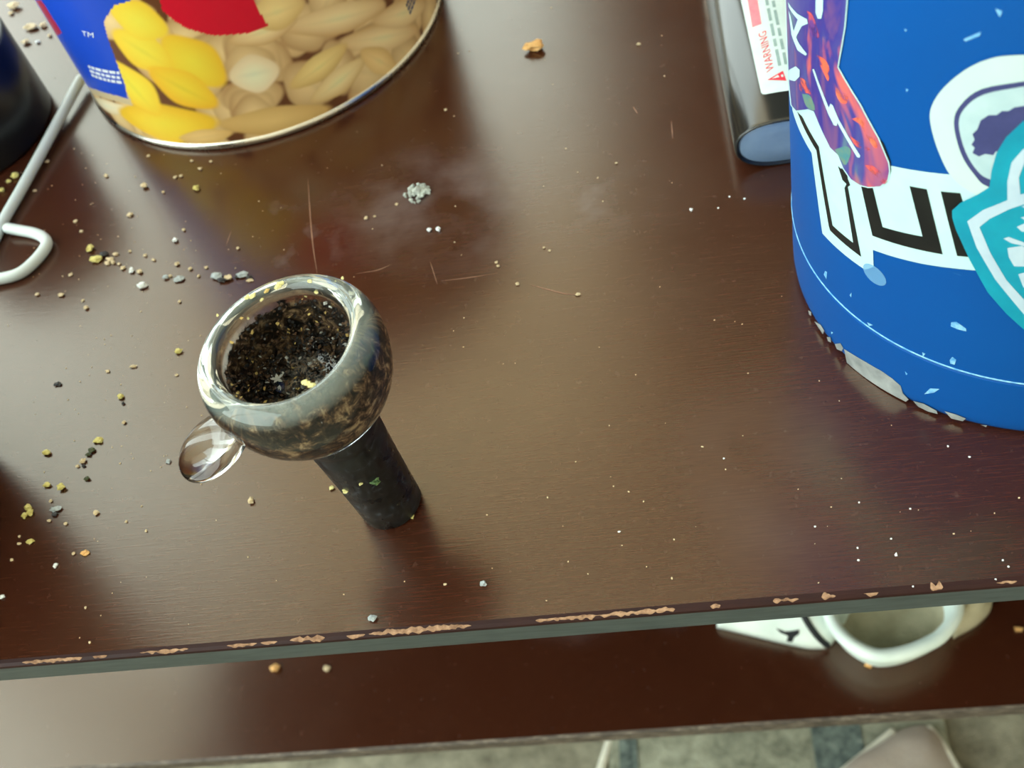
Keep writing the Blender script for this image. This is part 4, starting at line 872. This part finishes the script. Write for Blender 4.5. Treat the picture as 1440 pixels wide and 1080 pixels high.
def on_toe(px, off):
    out = []
    for x, y in px:
        h = bv.ray_cast(CAM, ray(x, y).normalized()); q = h[0] if h[0] is not None else at(x, y, SHZ + .004)
        out.append(SI @ (q - ray(x, y).normalized() * off))
    return out
def patch(name, px, mat, off=.0004):
    bm = bmesh.new(); Q = on_toe(px, off); vs_ = [bm.verts.new(q) for q in Q]
    for tri in tessellate_polygon([[Vector((x, y, 0)) for x, y in px]]): bm.faces.new([vs_[i] for i in tri])
    bmesh.ops.recalc_face_normals(bm, faces=bm.faces); return obj(name, bm, mat, shoe)
patch('black_mark', [(1091, 884), (1104, 889), (1114, 888), (1124, 886), (1124, 892), (1117, 897), (1114, 904), (1106, 903), (1108, 895), (1098, 891)], blk_c)
sp = [SI.inverted() @ q for q in on_toe([(1128, 862), (1138, 880), (1150, 896), (1163, 908)], .0006)]
obj('black_piping', tube([SI @ p for p in catmull(sp, 4)], .0011, 8), blk_c, shoe, True)

# ------------------------------------------------------------------ on the floor
FZ = -TZ
rug_m = Mat('mottled_rug', rough=.95); _v = rug_m.coord(); rug_m.color(rug_m.ramp(rug_m.noise(_v, 70, 5, .7, .5), [(.3, lin((92, 94, 80))), (.5, lin((136, 138, 120))), (.7, lin((166, 167, 148)))])); rug_m.bump(rug_m.noise(_v, 800, 2), .6, .002)
rug_d = Mat('dark_rug_yarn', rough=.95); _v = rug_d.coord(); rug_d.color(rug_d.ramp(rug_d.noise(_v, 160, 5, .7, .5), [(.35, lin((56, 66, 64))), (.6, lin((104, 116, 110))), (.75, lin((160, 166, 152)))]))
ra, rb = at(868, 1075, FZ), at(1335, 1055, FZ); rd = (rb - ra); rl = rd.length; rd.normalize(); rrot = math.atan2(rd.y, rd.x)
rug = thing('rug', 'pale mottled rug with dark woven stripes on the floor', 'rug', (ra.x, ra.y, 0), (0, 0, rrot))
box('rug_pile', (-.004, rl, -.30, .24, .0005, .006), rug_m.m, rug, .002)
for x0, x1 in ((.002, .012), (.106, .132)): box('rug_stripe', (x0, x1, -.298, .238, .0055, .0068), rug_d.m, rug)
cl_m = Mat('pinkish_grey_cloth', rough=.9); _v = cl_m.coord(); cl_m.color(cl_m.ramp(cl_m.noise(_v, 30, 4), [(.3, lin((150, 138, 128))), (.7, lin((176, 166, 156)))])); cl_m.bump(cl_m.noise(_v, 900, 2), .4, .001)
hem_m = speckled('pale_hem', [(.3, lin((196, 194, 178))), (.7, lin((214, 212, 198)))], 300, .9)
f0 = at(1260, 1090, FZ); CI = Matrix.Translation(-Vector((f0.x, f0.y, 0.0075)))
cloth = thing('crumpled_cloth', 'pinkish grey crumpled cloth with pale hems lying on the rug', 'cloth', (f0.x, f0.y, .0075))
dome('cloth_fold', [at(x, y, FZ + .0075) for x, y in ((1175, 1092), (1215, 1060), (1258, 1030), (1300, 1022), (1325, 1045), (1352, 1092), (1360, 1180), (1270, 1210), (1160, 1180))], .012, cl_m.m, cloth, CI, power=.5, wob=.003)
for P in ([(1178, 1092), (1215, 1062), (1254, 1030)], [(1308, 1026), (1328, 1052), (1352, 1092)]):
    obj('cloth_hem', tube([CI @ p for p in catmull([at(x, y, FZ + .011) for x, y in P], 5)], .0022, 8), hem_m, cloth, True)
stick = tube([at(842, 1092, FZ + .004), at(852, 1060, FZ + .004), at(862, 1030, FZ + .004)], .0026, 8)
tag(obj('pale_cord', stick, hem_m, None, True), 'pale cord on the floor beside the rug edge', 'cord')
